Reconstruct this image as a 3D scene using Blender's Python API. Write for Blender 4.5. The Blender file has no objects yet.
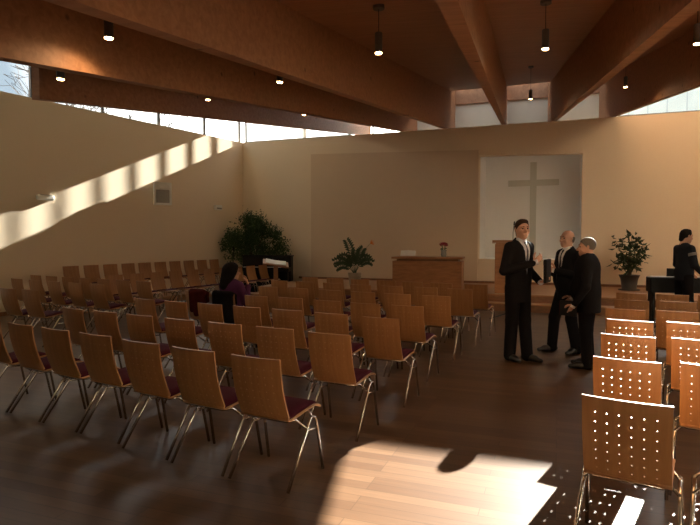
import bpy, bmesh, math, random
import numpy as np
from mathutils import Vector, Matrix
random.seed(7); rng = np.random.default_rng(7)
SC = bpy.context.scene
COL = SC.collection
R = math.radians
H_CAM = 1.55

# ------------------------------------------------------------------ basics
def mesh_obj(name, bm, mat, parent=None, smooth=False):
    me = bpy.data.meshes.new(name)
    bmesh.ops.recalc_face_normals(bm, faces=bm.faces)
    bm.to_mesh(me); bm.free()
    return link_mesh(name, me, mat, parent, smooth)

def link_mesh(name, me, mat, parent=None, smooth=False):
    o = bpy.data.objects.new(name, me)
    COL.objects.link(o)
    for m in (mat if isinstance(mat, (list, tuple)) else [mat]):
        me.materials.append(m)
    if smooth:
        me.polygons.foreach_set('use_smooth', [True] * len(me.polygons))
    if parent: o.parent = parent
    return o

def tag(o, label, cat, group=None, kind=None):
    o['label'] = label; o['category'] = cat
    if group: o['group'] = group
    if kind: o['kind'] = kind
    return o

def thing(name, label, cat, loc=(0, 0, 0), rz=0.0, group=None):
    o = bpy.data.objects.new(name, None); COL.objects.link(o)
    o.empty_display_size = .1
    o.location = loc; o.rotation_euler = (0, 0, rz)
    return tag(o, label, cat, group)

def struct(o):
    o['kind'] = 'structure'; return o

def copy_tree(o, parent=None):
    c = o.copy(); COL.objects.link(c)
    if parent: c.parent = parent
    for ch in list(o.children): copy_tree(ch, c)
    return c

def box(bm, lo, hi, bev=0.0, M=None):
    r = bmesh.ops.create_cube(bm, size=1.0)
    vs = r['verts']
    lo, hi = Vector(lo), Vector(hi)
    for v in vs:
        v.co = Vector(((lo[i] + hi[i]) / 2 + v.co[i] * (hi[i] - lo[i]) for i in range(3)))
    if bev > 0:
        es = list({e for v in vs for e in v.link_edges})
        rr = bmesh.ops.bevel(bm, geom=es, offset=bev, segments=2, affect='EDGES', profile=.5)
        vs = list({v for f in rr['faces'] for v in f.verts} | {v for v in vs if v.is_valid})
    if M is not None:
        for v in vs: v.co = M @ v.co
    return vs

def prism(bm, pts, z0, z1):
    """vertical prism over polygon pts; z0/z1 numbers or callables of (x,y)"""
    f0 = z0 if callable(z0) else (lambda x, y: z0)
    f1 = z1 if callable(z1) else (lambda x, y: z1)
    a = [bm.verts.new((x, y, f0(x, y))) for x, y in pts]
    b = [bm.verts.new((x, y, f1(x, y))) for x, y in pts]
    n = len(pts)
    bm.faces.new(list(reversed(a))); bm.faces.new(b)
    for i in range(n):
        bm.faces.new((a[i], a[(i + 1) % n], b[(i + 1) % n], b[i]))

def tube(bm, pts, r, n=8, r1=None, cap=True):
    pts = [Vector(p) for p in pts]
    rings = []
    up = Vector((0.123, 0.31, 0.94)).normalized()
    prev = None
    for i, p in enumerate(pts):
        d = (pts[min(i + 1, len(pts) - 1)] - pts[max(i - 1, 0)]).normalized()
        if prev is None:
            u = d.cross(up)
            if u.length < 1e-4: u = d.cross(Vector((1, 0, 0)))
            u.normalize()
        else:
            u = (prev - d * prev.dot(d)).normalized()
        prev = u
        v = d.cross(u)
        rr = r if r1 is None else r + (r1 - r) * i / (len(pts) - 1)
        rings.append([bm.verts.new(p + (u * math.cos(2 * math.pi * k / n) + v * math.sin(2 * math.pi * k / n)) * rr) for k in range(n)])
    for a, b in zip(rings, rings[1:]):
        for k in range(n):
            bm.faces.new((a[k], a[(k + 1) % n], b[(k + 1) % n], b[k]))
    if cap:
        bm.faces.new(list(reversed(rings[0]))); bm.faces.new(rings[-1])

def lathe(bm, prof, n=24, c=(0, 0, 0)):
    rings = []
    for r, z in prof:
        rings.append([bm.verts.new((c[0] + r * math.cos(2 * math.pi * k / n), c[1] + r * math.sin(2 * math.pi * k / n), c[2] + z)) for k in range(n)])
    for a, b in zip(rings, rings[1:]):
        for k in range(n):
            bm.faces.new((a[k], a[(k + 1) % n], b[(k + 1) % n], b[k]))
    bm.faces.new(list(reversed(rings[0]))); bm.faces.new(rings[-1])

# ------------------------------------------------------------------ materials
def new_mat(name):
    m = bpy.data.materials.new(name); m.use_nodes = True
    nt = m.node_tree
    return m, nt, nt.nodes['Principled BSDF']

def plain(name, col, rough=.6, metal=0.0, bump=0.0, bscale=60, var=0.08, spec=.5):
    m, nt, b = new_mat(name)
    tc = nt.nodes.new('ShaderNodeTexCoord')
    nz = nt.nodes.new('ShaderNodeTexNoise'); nz.inputs['Scale'].default_value = bscale; nz.inputs['Detail'].default_value = 3
    nt.links.new(tc.outputs['Object'], nz.inputs['Vector'])
    mx = nt.nodes.new('ShaderNodeMix'); mx.data_type = 'RGBA'
    mx.inputs[6].default_value = [c * (1 - var) for c in col] + [1]
    mx.inputs[7].default_value = [min(1, c * (1 + var)) for c in col] + [1]
    nt.links.new(nz.outputs['Fac'], mx.inputs[0])
    nt.links.new(mx.outputs[2], b.inputs['Base Color'])
    b.inputs['Roughness'].default_value = rough; b.inputs['Metallic'].default_value = metal
    b.inputs['Specular IOR Level'].default_value = spec
    if bump:
        bp = nt.nodes.new('ShaderNodeBump'); bp.inputs['Strength'].default_value = bump; bp.inputs['Distance'].default_value = .01
        nt.links.new(nz.outputs['Fac'], bp.inputs['Height']); nt.links.new(bp.outputs['Normal'], b.inputs['Normal'])
    return m

def wood(name, c0, c1, rough=.45, scale=(1.2, 14, 14), rot=(0, 0, 0), coords='Object', dist=2.0, spec=.5, knots=False):
    m, nt, b = new_mat(name)
    tc = nt.nodes.new('ShaderNodeTexCoord')
    mp = nt.nodes.new('ShaderNodeMapping'); mp.inputs['Scale'].default_value = scale; mp.inputs['Rotation'].default_value = rot
    nt.links.new(tc.outputs[coords], mp.inputs['Vector'])
    nz = nt.nodes.new('ShaderNodeTexNoise'); nz.inputs['Scale'].default_value = 2.2; nz.inputs['Detail'].default_value = 6; nz.inputs['Distortion'].default_value = dist * .3
    nt.links.new(mp.outputs['Vector'], nz.inputs['Vector'])
    mx = nt.nodes.new('ShaderNodeMix'); mx.data_type = 'RGBA'
    mx.inputs[6].default_value = (*c0, 1); mx.inputs[7].default_value = (*c1, 1)
    rp = nt.nodes.new('ShaderNodeMapRange'); rp.inputs['From Min'].default_value = .32; rp.inputs['From Max'].default_value = .68
    nt.links.new(nz.outputs['Fac'], rp.inputs['Value'])
    nt.links.new(rp.outputs['Result'], mx.inputs[0])
    out = mx.outputs[2]
    if knots:
        vo = nt.nodes.new('ShaderNodeTexVoronoi'); vo.inputs['Scale'].default_value = 3.2
        nt.links.new(tc.outputs[coords], vo.inputs['Vector'])
        lt = nt.nodes.new('ShaderNodeMapRange'); lt.inputs['From Min'].default_value = .06; lt.inputs['From Max'].default_value = .11
        nt.links.new(vo.outputs['Distance'], lt.inputs['Value'])
        m2 = nt.nodes.new('ShaderNodeMix'); m2.data_type = 'RGBA'
        m2.inputs[6].default_value = (*[c * .45 for c in c0], 1)
        nt.links.new(lt.outputs['Result'], m2.inputs[0]); nt.links.new(out, m2.inputs[7]); out = m2.outputs[2]
    nt.links.new(out, b.inputs['Base Color'])
    b.inputs['Roughness'].default_value = rough; b.inputs['Specular IOR Level'].default_value = spec
    return m

def floor_mat(name, ang):
    m, nt, b = new_mat(name)
    tc = nt.nodes.new('ShaderNodeTexCoord')
    mp = nt.nodes.new('ShaderNodeMapping'); mp.inputs['Rotation'].default_value = (0, 0, ang)
    nt.links.new(tc.outputs['Object'], mp.inputs['Vector'])
    br = nt.nodes.new('ShaderNodeTexBrick')
    br.inputs['Color1'].default_value = (.080, .039, .0185, 1); br.inputs['Color2'].default_value = (.125, .067, .034, 1)
    br.inputs['Mortar'].default_value = (.042, .020, .009, 1)
    br.inputs['Scale'].default_value = 1.0; br.inputs['Mortar Size'].default_value = .0018
    br.inputs['Brick Width'].default_value = 1.1; br.inputs['Row Height'].default_value = .095; br.inputs['Bias'].default_value = -.1
    br.offset = .37; br.offset_frequency = 3
    nt.links.new(mp.outputs['Vector'], br.inputs['Vector'])
    mp2 = nt.nodes.new('ShaderNodeMapping'); mp2.inputs['Scale'].default_value = (1.5, 22, 1)
    nt.links.new(mp.outputs['Vector'], mp2.inputs['Vector'])
    nz = nt.nodes.new('ShaderNodeTexNoise'); nz.inputs['Scale'].default_value = 2; nz.inputs['Detail'].default_value = 6
    nt.links.new(mp2.outputs['Vector'], nz.inputs['Vector'])
    mr = nt.nodes.new('ShaderNodeMapRange'); mr.inputs['To Min'].default_value = .72; mr.inputs['To Max'].default_value = 1.22
    nt.links.new(nz.outputs['Fac'], mr.inputs['Value'])
    mx = nt.nodes.new('ShaderNodeMix'); mx.data_type = 'RGBA'; mx.blend_type = 'MULTIPLY'; mx.inputs[0].default_value = 1
    nt.links.new(br.outputs['Color'], mx.inputs[6]); nt.links.new(mr.outputs['Result'], mx.inputs[7])
    nt.links.new(mx.outputs[2], b.inputs['Base Color'])
    b.inputs['Roughness'].default_value = .38; b.inputs['Specular IOR Level'].default_value = .28
    return m

def glass_mat(name='window_glass', tint=.95):
    m = bpy.data.materials.new(name); m.use_nodes = True
    nt = m.node_tree; nt.nodes.clear()
    o = nt.nodes.new('ShaderNodeOutputMaterial'); mix = nt.nodes.new('ShaderNodeMixShader')
    t = nt.nodes.new('ShaderNodeBsdfTransparent'); t.inputs['Color'].default_value = (tint, tint + .01, tint + .01, 1)
    g = nt.nodes.new('ShaderNodeBsdfGlossy'); g.inputs['Roughness'].default_value = .02
    mix.inputs[0].default_value = .05
    nt.links.new(t.outputs[0], mix.inputs[1]); nt.links.new(g.outputs[0], mix.inputs[2]); nt.links.new(mix.outputs[0], o.inputs['Surface'])
    return m

def emit_mat(name, col, s):
    m, nt, b = new_mat(name)
    b.inputs['Base Color'].default_value = (*col, 1)
    b.inputs['Emission Color'].default_value = (*col, 1); b.inputs['Emission Strength'].default_value = s
    return m

PLY0, PLY1 = (.32, .152, .056), (.40, .195, .075)
M = dict(
    wall=plain('cream_plaster', (.83, .70, .53), .9, bump=.04, bscale=35, var=.03),
    panel=plain('warm_white_panel', (.72, .57, .41), .85, var=.02, bscale=5),
    niche=plain('cool_white_plaster', (.90, .89, .85), .9, var=.02, bscale=5),
    endwall=plain('grey_white_plaster', (.66, .59, .48), .9, var=.03, bscale=4),
    floor=floor_mat('oak_strip_floor', R(20.5)),
    beam=wood('laminated_timber', (.34, .16, .078), (.46, .23, .118), .6, (1.0, 9, 9), (0, 0, R(-73.6)), knots=True),
    ceil=wood('ceiling_boarding', (.31, .145, .07), (.42, .205, .105), .6, (.7, 12, 3), (0, 0, R(-73.6))),
    ply=wood('beech_plywood', PLY0, PLY1, .42, (16, 3, 1.4), spec=.5),
    pad=plain('maroon_fabric', (.060, .008, .016), .95, bscale=200, bump=.1, spec=.15),
    chrome=plain('chrome_tube', (.62, .60, .57), .22, 1.0, var=.02),
    darkwood=wood('table_oak', (.30, .13, .05), (.42, .19, .075), .45, (2, 10, 10)),
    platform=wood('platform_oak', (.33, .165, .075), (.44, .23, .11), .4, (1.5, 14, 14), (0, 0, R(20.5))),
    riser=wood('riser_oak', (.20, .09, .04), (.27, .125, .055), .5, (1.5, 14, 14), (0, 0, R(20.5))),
    frame=plain('grey_window_frame', (.12, .10, .085), .5),
    glass=glass_mat(),
    glass_dim=glass_mat('sun_dimming_glass', .68),  # tint added to weaken the sun stripe on the left wall
    black=plain('black_lacquer', (.012, .011, .011), .6, var=.1, spec=.2),
    blackmetal=plain('black_metal', (.02, .02, .02), .45, .3),
    lampmetal=plain('dark_grey_metal', (.12, .11, .10), .5, .3),
    lampglow=emit_mat('warm_lamp_glass', (1.0, .62, .25), 22),
    white=plain('white_paper', (.85, .84, .80), .7, var=.03),
    plastic=plain('white_plastic', (.88, .87, .82), .5, var=.02),
    greyplastic=plain('grey_grille', (.36, .34, .31), .7, bscale=300, bump=.2),
    cross=plain('pale_sandstone', (.64, .63, .55), .9, var=.03),
    leaf=plain('dark_leaf', (.035, .062, .022), .5, bscale=6, var=.4),
    leaf_light=plain('mid_green_leaf', (.05, .10, .03), .45, bscale=6, var=.35),
    stem=plain('brown_stem', (.10, .065, .035), .8),
    pot=plain('dark_ceramic', (.045, .035, .03), .45),
    potlight=plain('beige_ceramic', (.42, .33, .24), .5),
    soil=plain('soil', (.03, .02, .012), .95),
    orange=plain('orange_petal', (.75, .22, .03), .6),
    red=plain('red_petal', (.32, .012, .03), .6),
    pink=plain('pink_petal', (.5, .12, .17), .6),
    vase=plain('grey_glass_vase', (.30, .31, .29), .12, var=.05),
    suit=plain('black_wool', (.009, .008, .009), .9, bscale=250, bump=.08, spec=.12),
    suit_grey=plain('charcoal_wool', (.014, .013, .014), .9, bscale=250, bump=.08, spec=.12),
    knit=plain('dark_navy_knit', (.016, .017, .022), .95, bscale=220, bump=.15, spec=.2),
    knit_grey=plain('grey_stripe_knit', (.28, .26, .24), .9),
    purple=plain('plum_knit', (.075, .018, .06), .95, bscale=200, bump=.15, spec=.2),
    shirt=plain('pale_shirt', (.50, .50, .52), .8),
    shirt_white=plain('white_shirt', (.72, .70, .68), .8),
    tie=plain('grey_blue_tie', (.06, .065, .085), .6),
    tie_dark=plain('dark_tie', (.015, .013, .016), .6),
    skin=plain('skin', (.52, .29, .20), .55, bscale=30, var=.06),
    hair_brown=plain('brown_hair', (.045, .022, .012), .8, bscale=120, bump=.3, var=.3, spec=.15),
    hair_dark=plain('dark_hair', (.008, .006, .005), .8, bscale=120, bump=.3, var=.3, spec=.12),
    hair_grey=plain('grey_hair', (.15, .13, .11), .8, bscale=120, bump=.3, var=.3, spec=.15),
    shoe=plain('black_leather', (.012, .011, .010), .35),
    eye=plain('dark_eye', (.02, .015, .012), .25),
    brow=plain('brow_hair', (.05, .03, .02), .8),
    lip=plain('lip', (.34, .13, .11), .5),
    coat_red=plain('dark_red_cloth', (.06, .008, .008), .95, bscale=90, bump=.2, spec=.1),
    coat_black=plain('black_cloth', (.008, .007, .008), .95, bscale=90, bump=.2, spec=.08),
    bark=plain('grey_bark', (.045, .036, .03), .9),
    facade=plain('pale_blue_cladding', (.34, .43, .50), .6, var=.03),
    facade_dark=plain('blue_grey_joint', (.24, .32, .40), .6),
    slat=plain('grey_slat', (.35, .34, .32), .7),
    ground=plain('winter_ground', (.20, .19, .15), .95, bscale=2),
)

# ------------------------------------------------------------------ room frame
C = Vector((-3.42, 18.0)); W = Vector((.9367, -.3502)); B = Vector((.2946, 1.0))
LW = Vector((-.469, -.883)); LN = Vector((.883, -.469))     # left wall direction towards the viewer, and its inward normal
N_IN = Vector((-.3502, -.9367))                              # back wall normal into the room
ZT = 4.62
def P(m, q=0.0, off=0.0):
    p = C + W * m + B * q + N_IN * off
    return (p.x, p.y)
def L(s, off=0.0):
    p = C + LW * s + LN * off
    return (p.x, p.y)
def qof(x, y): return (.9367 * (y - 18) + .3502 * (x + 3.42)) / 1.0399
def zb(x, y): return ZT + .1536 * qof(x, y)
def zc(x, y): return 5.706 + .2018 * qof(x, y)

def wall_slab(bm, m0, m1, z0, z1, off0=0.0, off1=-.25):
    prism(bm, [P(m0, 0, off0), P(m1, 0, off0), P(m1, 0, off1), P(m0, 0, off1)], z0, z1)

MN0, MN1 = 7.42, 10.03    # niche, along the back wall
ZN0, ZN1 = 1.0, 3.83
M_END = 14.2
NX0, NX1 = L(0), P(M_END)
bm = bmesh.new()
wall_slab(bm, -.3, MN0, 0, ZT); wall_slab(bm, MN1, M_END + .3, 0, ZT)
wall_slab(bm, MN0, MN1, 0, ZN0)
# head over the niche, its edge slightly falling to the right
a = [P(MN0), P(MN1), P(MN1, 0, -.25), P(MN0, 0, -.25)]
prism(bm, a, lambda x, y: ZN1 - .03 * (Vector((x, y)) - Vector(P(MN0))).length, ZT)
struct(mesh_obj('wall_back', bm, M['wall']))
bm = bmesh.new()
ND = -1.5
wall_slab(bm, MN0 - .12, MN1 + .12, ZN0 - .1, 4.45, ND, ND - .15)
wall_slab(bm, MN0 - .12, MN0, ZN0 - .1, 4.45, -.25, ND); wall_slab(bm, MN1, MN1 + .12, ZN0 - .1, 4.45, -.25, ND)
wall_slab(bm, MN0, MN1, ZN0 - .1, ZN0 - .002, -.25, ND)
struct(mesh_obj('wall_niche', bm, M['niche']))
bm = bmesh.new()
prism(bm, [P(2.41, 0, .07), P(MN0 - .02, 0, .07), P(MN0 - .02, 0, .001), P(2.41, 0, .001)], .34,
      lambda x, y: 4.12 - .03 * (Vector((x, y)) - Vector(P(2.41))).length)
struct(mesh_obj('wall_panel', bm, M['panel']))

def lwall(bm, s0, s1, z0, z1, o0=0.0, o1=-.25):
    prism(bm, [L(s0, o0), L(s1, o0), L(s1, o1), L(s0, o1)], z0, z1)
bm = bmesh.new(); lwall(bm, -.2, 24.0, 0, lambda x, y: ZT - .0156 * (Vector((x, y)) - C).dot(LW))
struct(mesh_obj('wall_left', bm, M['wall']))
# right and rear walls close the hall behind and beside the viewer
rx, ry = P(M_END)
def RW(u, o=0.0):      # along the right wall from the back wall towards the viewer
    d_ = Vector((-.9, -3.2 - ry)).normalized(); n_ = Vector((d_.y, -d_.x))
    p = Vector((rx, ry)) + d_ * u + n_ * o; return (p.x, p.y)
bm = bmesh.new(); prism(bm, [RW(-.2), RW(-.2, -.25), RW(10.2, -.25), RW(10.2)], 0, ZT); prism(bm, [RW(10.2), RW(10.2, -.25), RW(16.4, -.25), RW(16.4)], 0, 7.0); prism(bm, [RW(-.2), RW(-.2, -.25), RW(5.6, -.25), RW(5.6)], ZT, 6.9)
struct(mesh_obj('wall_right', bm, M['wall']))
lx = L(24.0)
bm = bmesh.new(); prism(bm, [(-16, -3.2), (11, -3.2), (11, -3.45), (-16, -3.45)], 0, 7.0)
struct(mesh_obj('wall_rear', bm, M['wall']))
bm = bmesh.new(); prism(bm, [(-17, -4), (13, -4), (13, 14.5), P(M_END + .5, 0, -.4), P(-.5, 0, -.5), (-4.5, 18.4), (-15.2, -2)], -.2, 0)
struct(mesh_obj('floor', bm, M['floor']))
bm = bmesh.new(); prism(bm, [(-90, -40), (90, -40), (90, 110), (-90, 110)], -.5, -.25)
struct(mesh_obj('ground', bm, M['ground']))

# baseboards
bm = bmesh.new(); lwall(bm, 0, 20, 0, .08, .015, 0.0)
struct(mesh_obj('baseboard_left', bm, M['riser']))
bm = bmesh.new(); wall_slab(bm, 2.0, M_END, .34, .40, .09, .0)
struct(mesh_obj('baseboard_back', bm, M['riser']))

# roof: sloping boarded ceiling between the outer beams, flat roofs beside it
mBp, mB, mA, mC, mD, mE = 3.66, 5.24, 6.47, 8.05, 9.335, 10.74
QN, QF = -14.0, 2.2
bm = bmesh.new()
prism(bm, [P(mBp, -11.7), P(mB, -11.7), P(mB, QN), P(mE, QN), P(mE, 1.0), P(mBp, 1.0)], zc, lambda x, y: zc(x, y) + .2)
struct(mesh_obj('ceiling', bm, M['ceil']))
bm = bmesh.new()
# flat roof left of the outer beam, over the clerestory
prism(bm, [L(-.3, -.4), P(mBp, .3), P(mBp, -11), P(mB, -11), P(mB, QN), L(22.5, -.4)], 5.78, 5.95)
prism(bm, [P(mE, .35), P(M_END + .5, .35), (rx + .4, 0), P(mE, QN)], 6.75, 6.95)
# low flat ceiling over the rear of the hall
prism(bm, [(-16, -3.3), (11, -3.3), (11, 1.5), P(M_END, QN), P(-5, QN), (-16, 6.0)], 2.9, 3.05)
# upstands closing the height steps
for (p0, p1, z0, z1) in ((P(mBp, -11.0), P(mBp, QF), 0, 0),):
    pass
def cheek(m, q0, q1, dz0, z1, t=.05):
    prism(bm, [P(m - t, q0), P(m + t, q0), P(m + t, q1), P(m - t, q1)], lambda x, y: zc(x, y) + dz0, z1)
cheek(mBp, -11.7, .3, .05, 5.9); cheek(mB, QN, -11.7, .05, 5.9); cheek(mE, QN, .35, .05, 6.9)
a = P(-6, QN); c_ = P(M_END + .5, QN); 
prism(bm, [P(-6, QN), P(mB, QN), P(mB, QN - .15), P(-6, QN - .15)], 2.9, 5.9)
prism(bm, [P(mB, QN), P(M_END + .5, QN), P(M_END + .5, QN - .15), P(mB, QN - .15)], 2.9, 6.9)
prism(bm, [P(mBp, -11.7), P(mB, -11.7), P(mB, -11.85), P(mBp, -11.85)], lambda x, y: zc(x, y), 5.9)
# unseen raised north light, added over the bay to brighten it
prism(bm, [P(mBp - .1, QF - .15), P(mE + .1, QF - .15), P(mE + .1, QF + .2), P(mBp - .1, QF + .2)], 7.4, 7.5)
cheek(mBp, 1.0, QF, .05, 7.45); cheek(mE, 1.0, QF, .05, 8.7)  # right cheek raised as a parapet to keep sun out of the bay
prism(bm, [P(mBp, QF), P(mB, QF), P(mB, QF + .15), P(mBp, QF + .15)], 6.1, 8.7)  # upper part raised likewise as a sun block
prism(bm, [P(mB - .05, QF + .15), P(mB + .1, QF + .15), P(mB + .1, QF + 6.0), P(mB - .05, QF + 6.0)], -.25, 8.7)  # unseen wing wall added outside to shade the bay window
# unseen soffit added behind the wall head to stop light leaking in
prism(bm, [P(mBp, 0, -.25), P(MN0, 0, -.25), P(MN0, QF), P(mBp, QF)], 4.3, 4.45)
prism(bm, [P(MN1, 0, -.25), P(mE, 0, -.25), P(mE, QF), P(MN1, QF)], 4.3, 4.45)
prism(bm, [P(MN0, 0, ND), P(MN1, 0, ND), P(MN1, QF), P(MN0, QF)], 4.3, 4.45)
struct(mesh_obj('roof', bm, M['endwall']))
# end wall of the bay between the outer beams, carried up to block sun
bm = bmesh.new()
prism(bm, [P(mB, QF), P(mE + .1, QF), P(mE + .1, QF + .15), P(mB, QF + .15)], 4.3, 8.7)
struct(mesh_obj('wall_bay', bm, M['endwall']))

bm = bmesh.new(); prism(bm, [P(mB + .02, QF - .05), P(mE, QF - .05), P(mE, QF), P(mB + .02, QF)], 5.78, 6.7)
struct(mesh_obj('trim_3', bm, M['ceil']))
# beams
def beam(m, q0, q1, w=.12, extra=0.0, lift=0.0):
    bm = bmesh.new()
    prism(bm, [P(m - w / 2, q0), P(m + w / 2, q0), P(m + w / 2, q1), P(m - w / 2, q1)], lambda x, y: zb(x, y) + lift, lambda x, y: zc(x, y) + .12 + extra)
    return bm
beams = [('first', 'timber roof beam, outermost on the left, over the left clerestory windows', mBp, -10.93),
         ('b', 'timber roof beam, second from the left wall, running from the upper left corner', mB, QN),
         ('a', 'timber roof beam, third from the left, with broad lit side face', mA, QN),
         ('c', 'timber roof beam meeting the back wall just left of the white niche', mC, QN),
         ('d', 'timber roof beam meeting the back wall above the right part of the niche', mD, QN),
         ('e', 'timber roof beam, outermost on the right, beside the bright right clerestory', mE, QN)]
for i, (_, lab, m, q0) in enumerate(beams):
    o = mesh_obj('roof_beam', beam(m, q0, QF, .105, 0, .035 if i == 0 else 0), M['beam'])
    struct(o)

# windows (glazing above the wall heads)
def glazing(idx, pts_fn, t0, t1, z0, z1, mull, th=.02, post=.05, gm='glass'):
    fr = bmesh.new(); 
    def quad(bm, a0, a1, zz0, zz1, o0, o1):
        prism(bm, [pts_fn(a0, o0), pts_fn(a1, o0), pts_fn(a1, o1), pts_fn(a0, o1)], zz0, zz1)
    quad(fr, t0, t1, z0, z0 + .04, -.09, -.15)
    quad(fr, t0, t1, z1 - .05, z1, -.09, -.15)
    for a in mull: quad(fr, a - post / 2, a + post / 2, z0, z1, -.085, -.155)
    f = struct(mesh_obj('window_%d' % idx, fr, M['frame']))
    bnds = sorted([t0] + list(mull) + [t1])
    for a0, a1 in zip(bnds, bnds[1:]):
        if a1 - a0 < .1: continue
        pb = bmesh.new(); quad(pb, a0, a1, z0 + .03, z1 - .03, -.115, -.125)
        mesh_obj('pane', pb, M[gm], f)
glazing(1, lambda s, o: L(s, o), 0.0, 19.25, 4.42, 5.8, [.02] + [1.75 * k - .13 for k in range(1, 12)], gm='glass')
glazing(2, lambda m, o: P(m, 0, o), 0.05, mBp, ZT, 5.8, [.05, 3.58], post=.04, gm='glass_dim')
glazing(3, lambda m, o: P(m, QF, o), mBp, mB, 4.4, 6.1, [mBp + .08, mB - .12])
glazing(4, lambda m, o: P(m, 0, o), mE + .1, M_END, ZT, 6.75, [mE + .13, M_END - .03])
glazing(5, lambda m, o: P(m, 1.0, o), mBp, mE, 6.15, 7.4, [mBp + .03, 5.4, 7.2, 9.0, mE - .03])  # unseen vertical glazing, added to light the bay end wall
fr = bmesh.new()
for k in range(8):
    m_ = mBp + (mE - mBp) * k / 7
    prism(fr, [P(m_ - .03, .95), P(m_ + .03, .95), P(m_ + .03, QF), P(m_ - .03, QF)], 7.40, 7.46)
f6 = struct(mesh_obj('window_6', fr, M['frame']))  # unseen roof glazing, added to light the bay and niche
for k in range(7):
    m0_, m1_ = mBp + (mE - mBp) * k / 7 + .03, mBp + (mE - mBp) * (k + 1) / 7 - .03
    pb = bmesh.new(); prism(pb, [P(m0_, .95), P(m1_, .95), P(m1_, QF), P(m0_, QF)], 7.42, 7.43); mesh_obj('pane', pb, M['glass'], f6)
glazing(7, RW, 5.6, 10.2, ZT, 6.75, [5.6 + 1.15 * k for k in range(0, 5)])  # unseen right clerestory, added as daylight fill for the left wall
# head over the left part of the back glazing
bm = bmesh.new(); wall_slab(bm, -.1, mBp, 5.38, 5.8, .05, -.2)
struct(mesh_obj('trim_1', bm, M['beam']))
# unseen slats added outside the left glazing to bar the sun stripe, and neighbour block outside the right glazing
SUN_AZ, SUN_EL = R(36.2), R(22.5)
bm = bmesh.new()
hx = Vector((math.sin(SUN_AZ), math.cos(SUN_AZ)))
for k in range(16):
    c = C + W * (-.25 + .15 * k) + hx * 3.5
    prism(bm, [(c.x - .017, c.y - .02), (c.x + .017, c.y - .02), (c.x + .017, c.y + .02), (c.x - .017, c.y + .02)], 5.95, 7.5)
a0 = C + W * -.35 + hx * 3.5; a1 = C + W * 2.1 + hx * 3.5
prism(bm, [(a0.x, a0.y - .05), (a1.x, a1.y - .05), (a1.x, a1.y + .05), (a0.x, a0.y + .05)], 7.5, 7.6)
for p in (a0, a1):
    prism(bm, [(p.x - .06, p.y - .06), (p.x + .06, p.y - .06), (p.x + .06, p.y + .06), (p.x - .06, p.y + .06)], -.25, 7.55)
struct(mesh_obj('added_sun_slats', bm, M['slat']))

# stage platform in two steps
bm = bmesh.new()
def plat(bm, off0, off1, m0, m1, z0, z1):
    prism(bm, [P(m0, 0, off0), P(m1, 0, off0), P(m1, 0, off1), P(m0, 0, off1)], z0, z1)
PF = 3.30   # distance of the lower step front from the wall
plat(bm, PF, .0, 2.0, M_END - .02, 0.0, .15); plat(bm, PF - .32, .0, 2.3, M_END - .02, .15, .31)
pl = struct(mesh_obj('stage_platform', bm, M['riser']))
bm = bmesh.new()
plat(bm, PF + .02, PF - .34, 2.0, M_END - .02, .15, .17)
plat(bm, PF - .30, 0.0, 2.3, M_END - .02, .31, .34)
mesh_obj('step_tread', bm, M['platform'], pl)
# choir riser along the left wall
bm = bmesh.new(); lwall(bm, 1.6, 6.85, 0, .15, 1.1, .01)
struct(mesh_obj('choir_riser', bm, M['platform']))
CHOIR_Z = .15

# ------------------------------------------------------------------ chairs
BW = .187
def back_pt(x, v):
    """point on the back sheet, v = distance up from the bend"""
    t = v / .395
    y = -.175 - .095 * t - .02 * math.sin(math.pi * t)
    z = .435 + .385 * t
    return Vector((x, y + .55 * x * x, z))
def back_mesh():
    bm = bmesh.new()
    TH = .012
    hx_ = [(-2.5 + i) * .051 for i in range(6)]; hv = [.395 - .072 - .049 * j for j in range(7)]
    s = .013
    xs = sorted([-BW, BW] + [h + d for h in hx_ for d in (-s, s)])
    vs = sorted([0.0, .395] + [h + d for h in hv for d in (-s, s)])
    def nrm(v):
        d = back_pt(0, v + .002) - back_pt(0, v - .002); return Vector((0, -d.z, d.y)).normalized()
    def pt(x, v, side):
        return back_pt(x, v) + nrm(v) * (-TH * .5 if side else TH * .5)
    cache = {}
    def V(x, v, side):
        k = (round(x, 5), round(v, 5), side)
        if k not in cache: cache[k] = bm.verts.new(pt(x, v, side))
        return cache[k]
    for i in range(len(xs) - 1):
        for j in range(len(vs) - 1):
            x0, x1, v0, v1 = xs[i], xs[i + 1], vs[j], vs[j + 1]
            cx, cv = (x0 + x1) / 2, (v0 + v1) / 2
            hole = any(abs(cx - h) < .002 for h in hx_) and any(abs(cv - h) < .002 for h in hv)
            if not hole:
                for side in (0, 1):
                    bm.faces.new((V(x0, v0, side), V(x1, v0, side), V(x1, v1, side), V(x0, v1, side)))
            else:
                ring = {}
                for side in (0, 1):
                    outer = [V(x0, v0, side), None, V(x1, v0, side), None, V(x1, v1, side), None, V(x0, v1, side), None]
                    inner = []
                    for k in range(8):
                        a = R(225 + 45 * k)
                        inner.append(bm.verts.new(pt(cx + 0.0038 * math.cos(a), cv + .0038 * math.sin(a), side)))
                    ring[side] = inner
                    for k in range(4):
                        o0, o1 = outer[2 * k], outer[(2 * k + 2) % 8]
                        bm.faces.new((o0, o1, inner[(2 * k + 2) % 8], inner[2 * k + 1], inner[2 * k]))
                for k in range(8):
                    bm.faces.new((ring[0][k], ring[0][(k + 1) % 8], ring[1][(k + 1) % 8], ring[1][k]))
    def edge(seq):
        for (a, b) in zip(seq, seq[1:]):
            bm.faces.new((V(*a, 0), V(*b, 0), V(*b, 1), V(*a, 1)))
    edge([(x, 0.0) for x in xs]); edge([(x, .395) for x in xs])
    edge([(-BW, v) for v in vs]); edge([(BW, v) for v in vs])
    return bm
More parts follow.
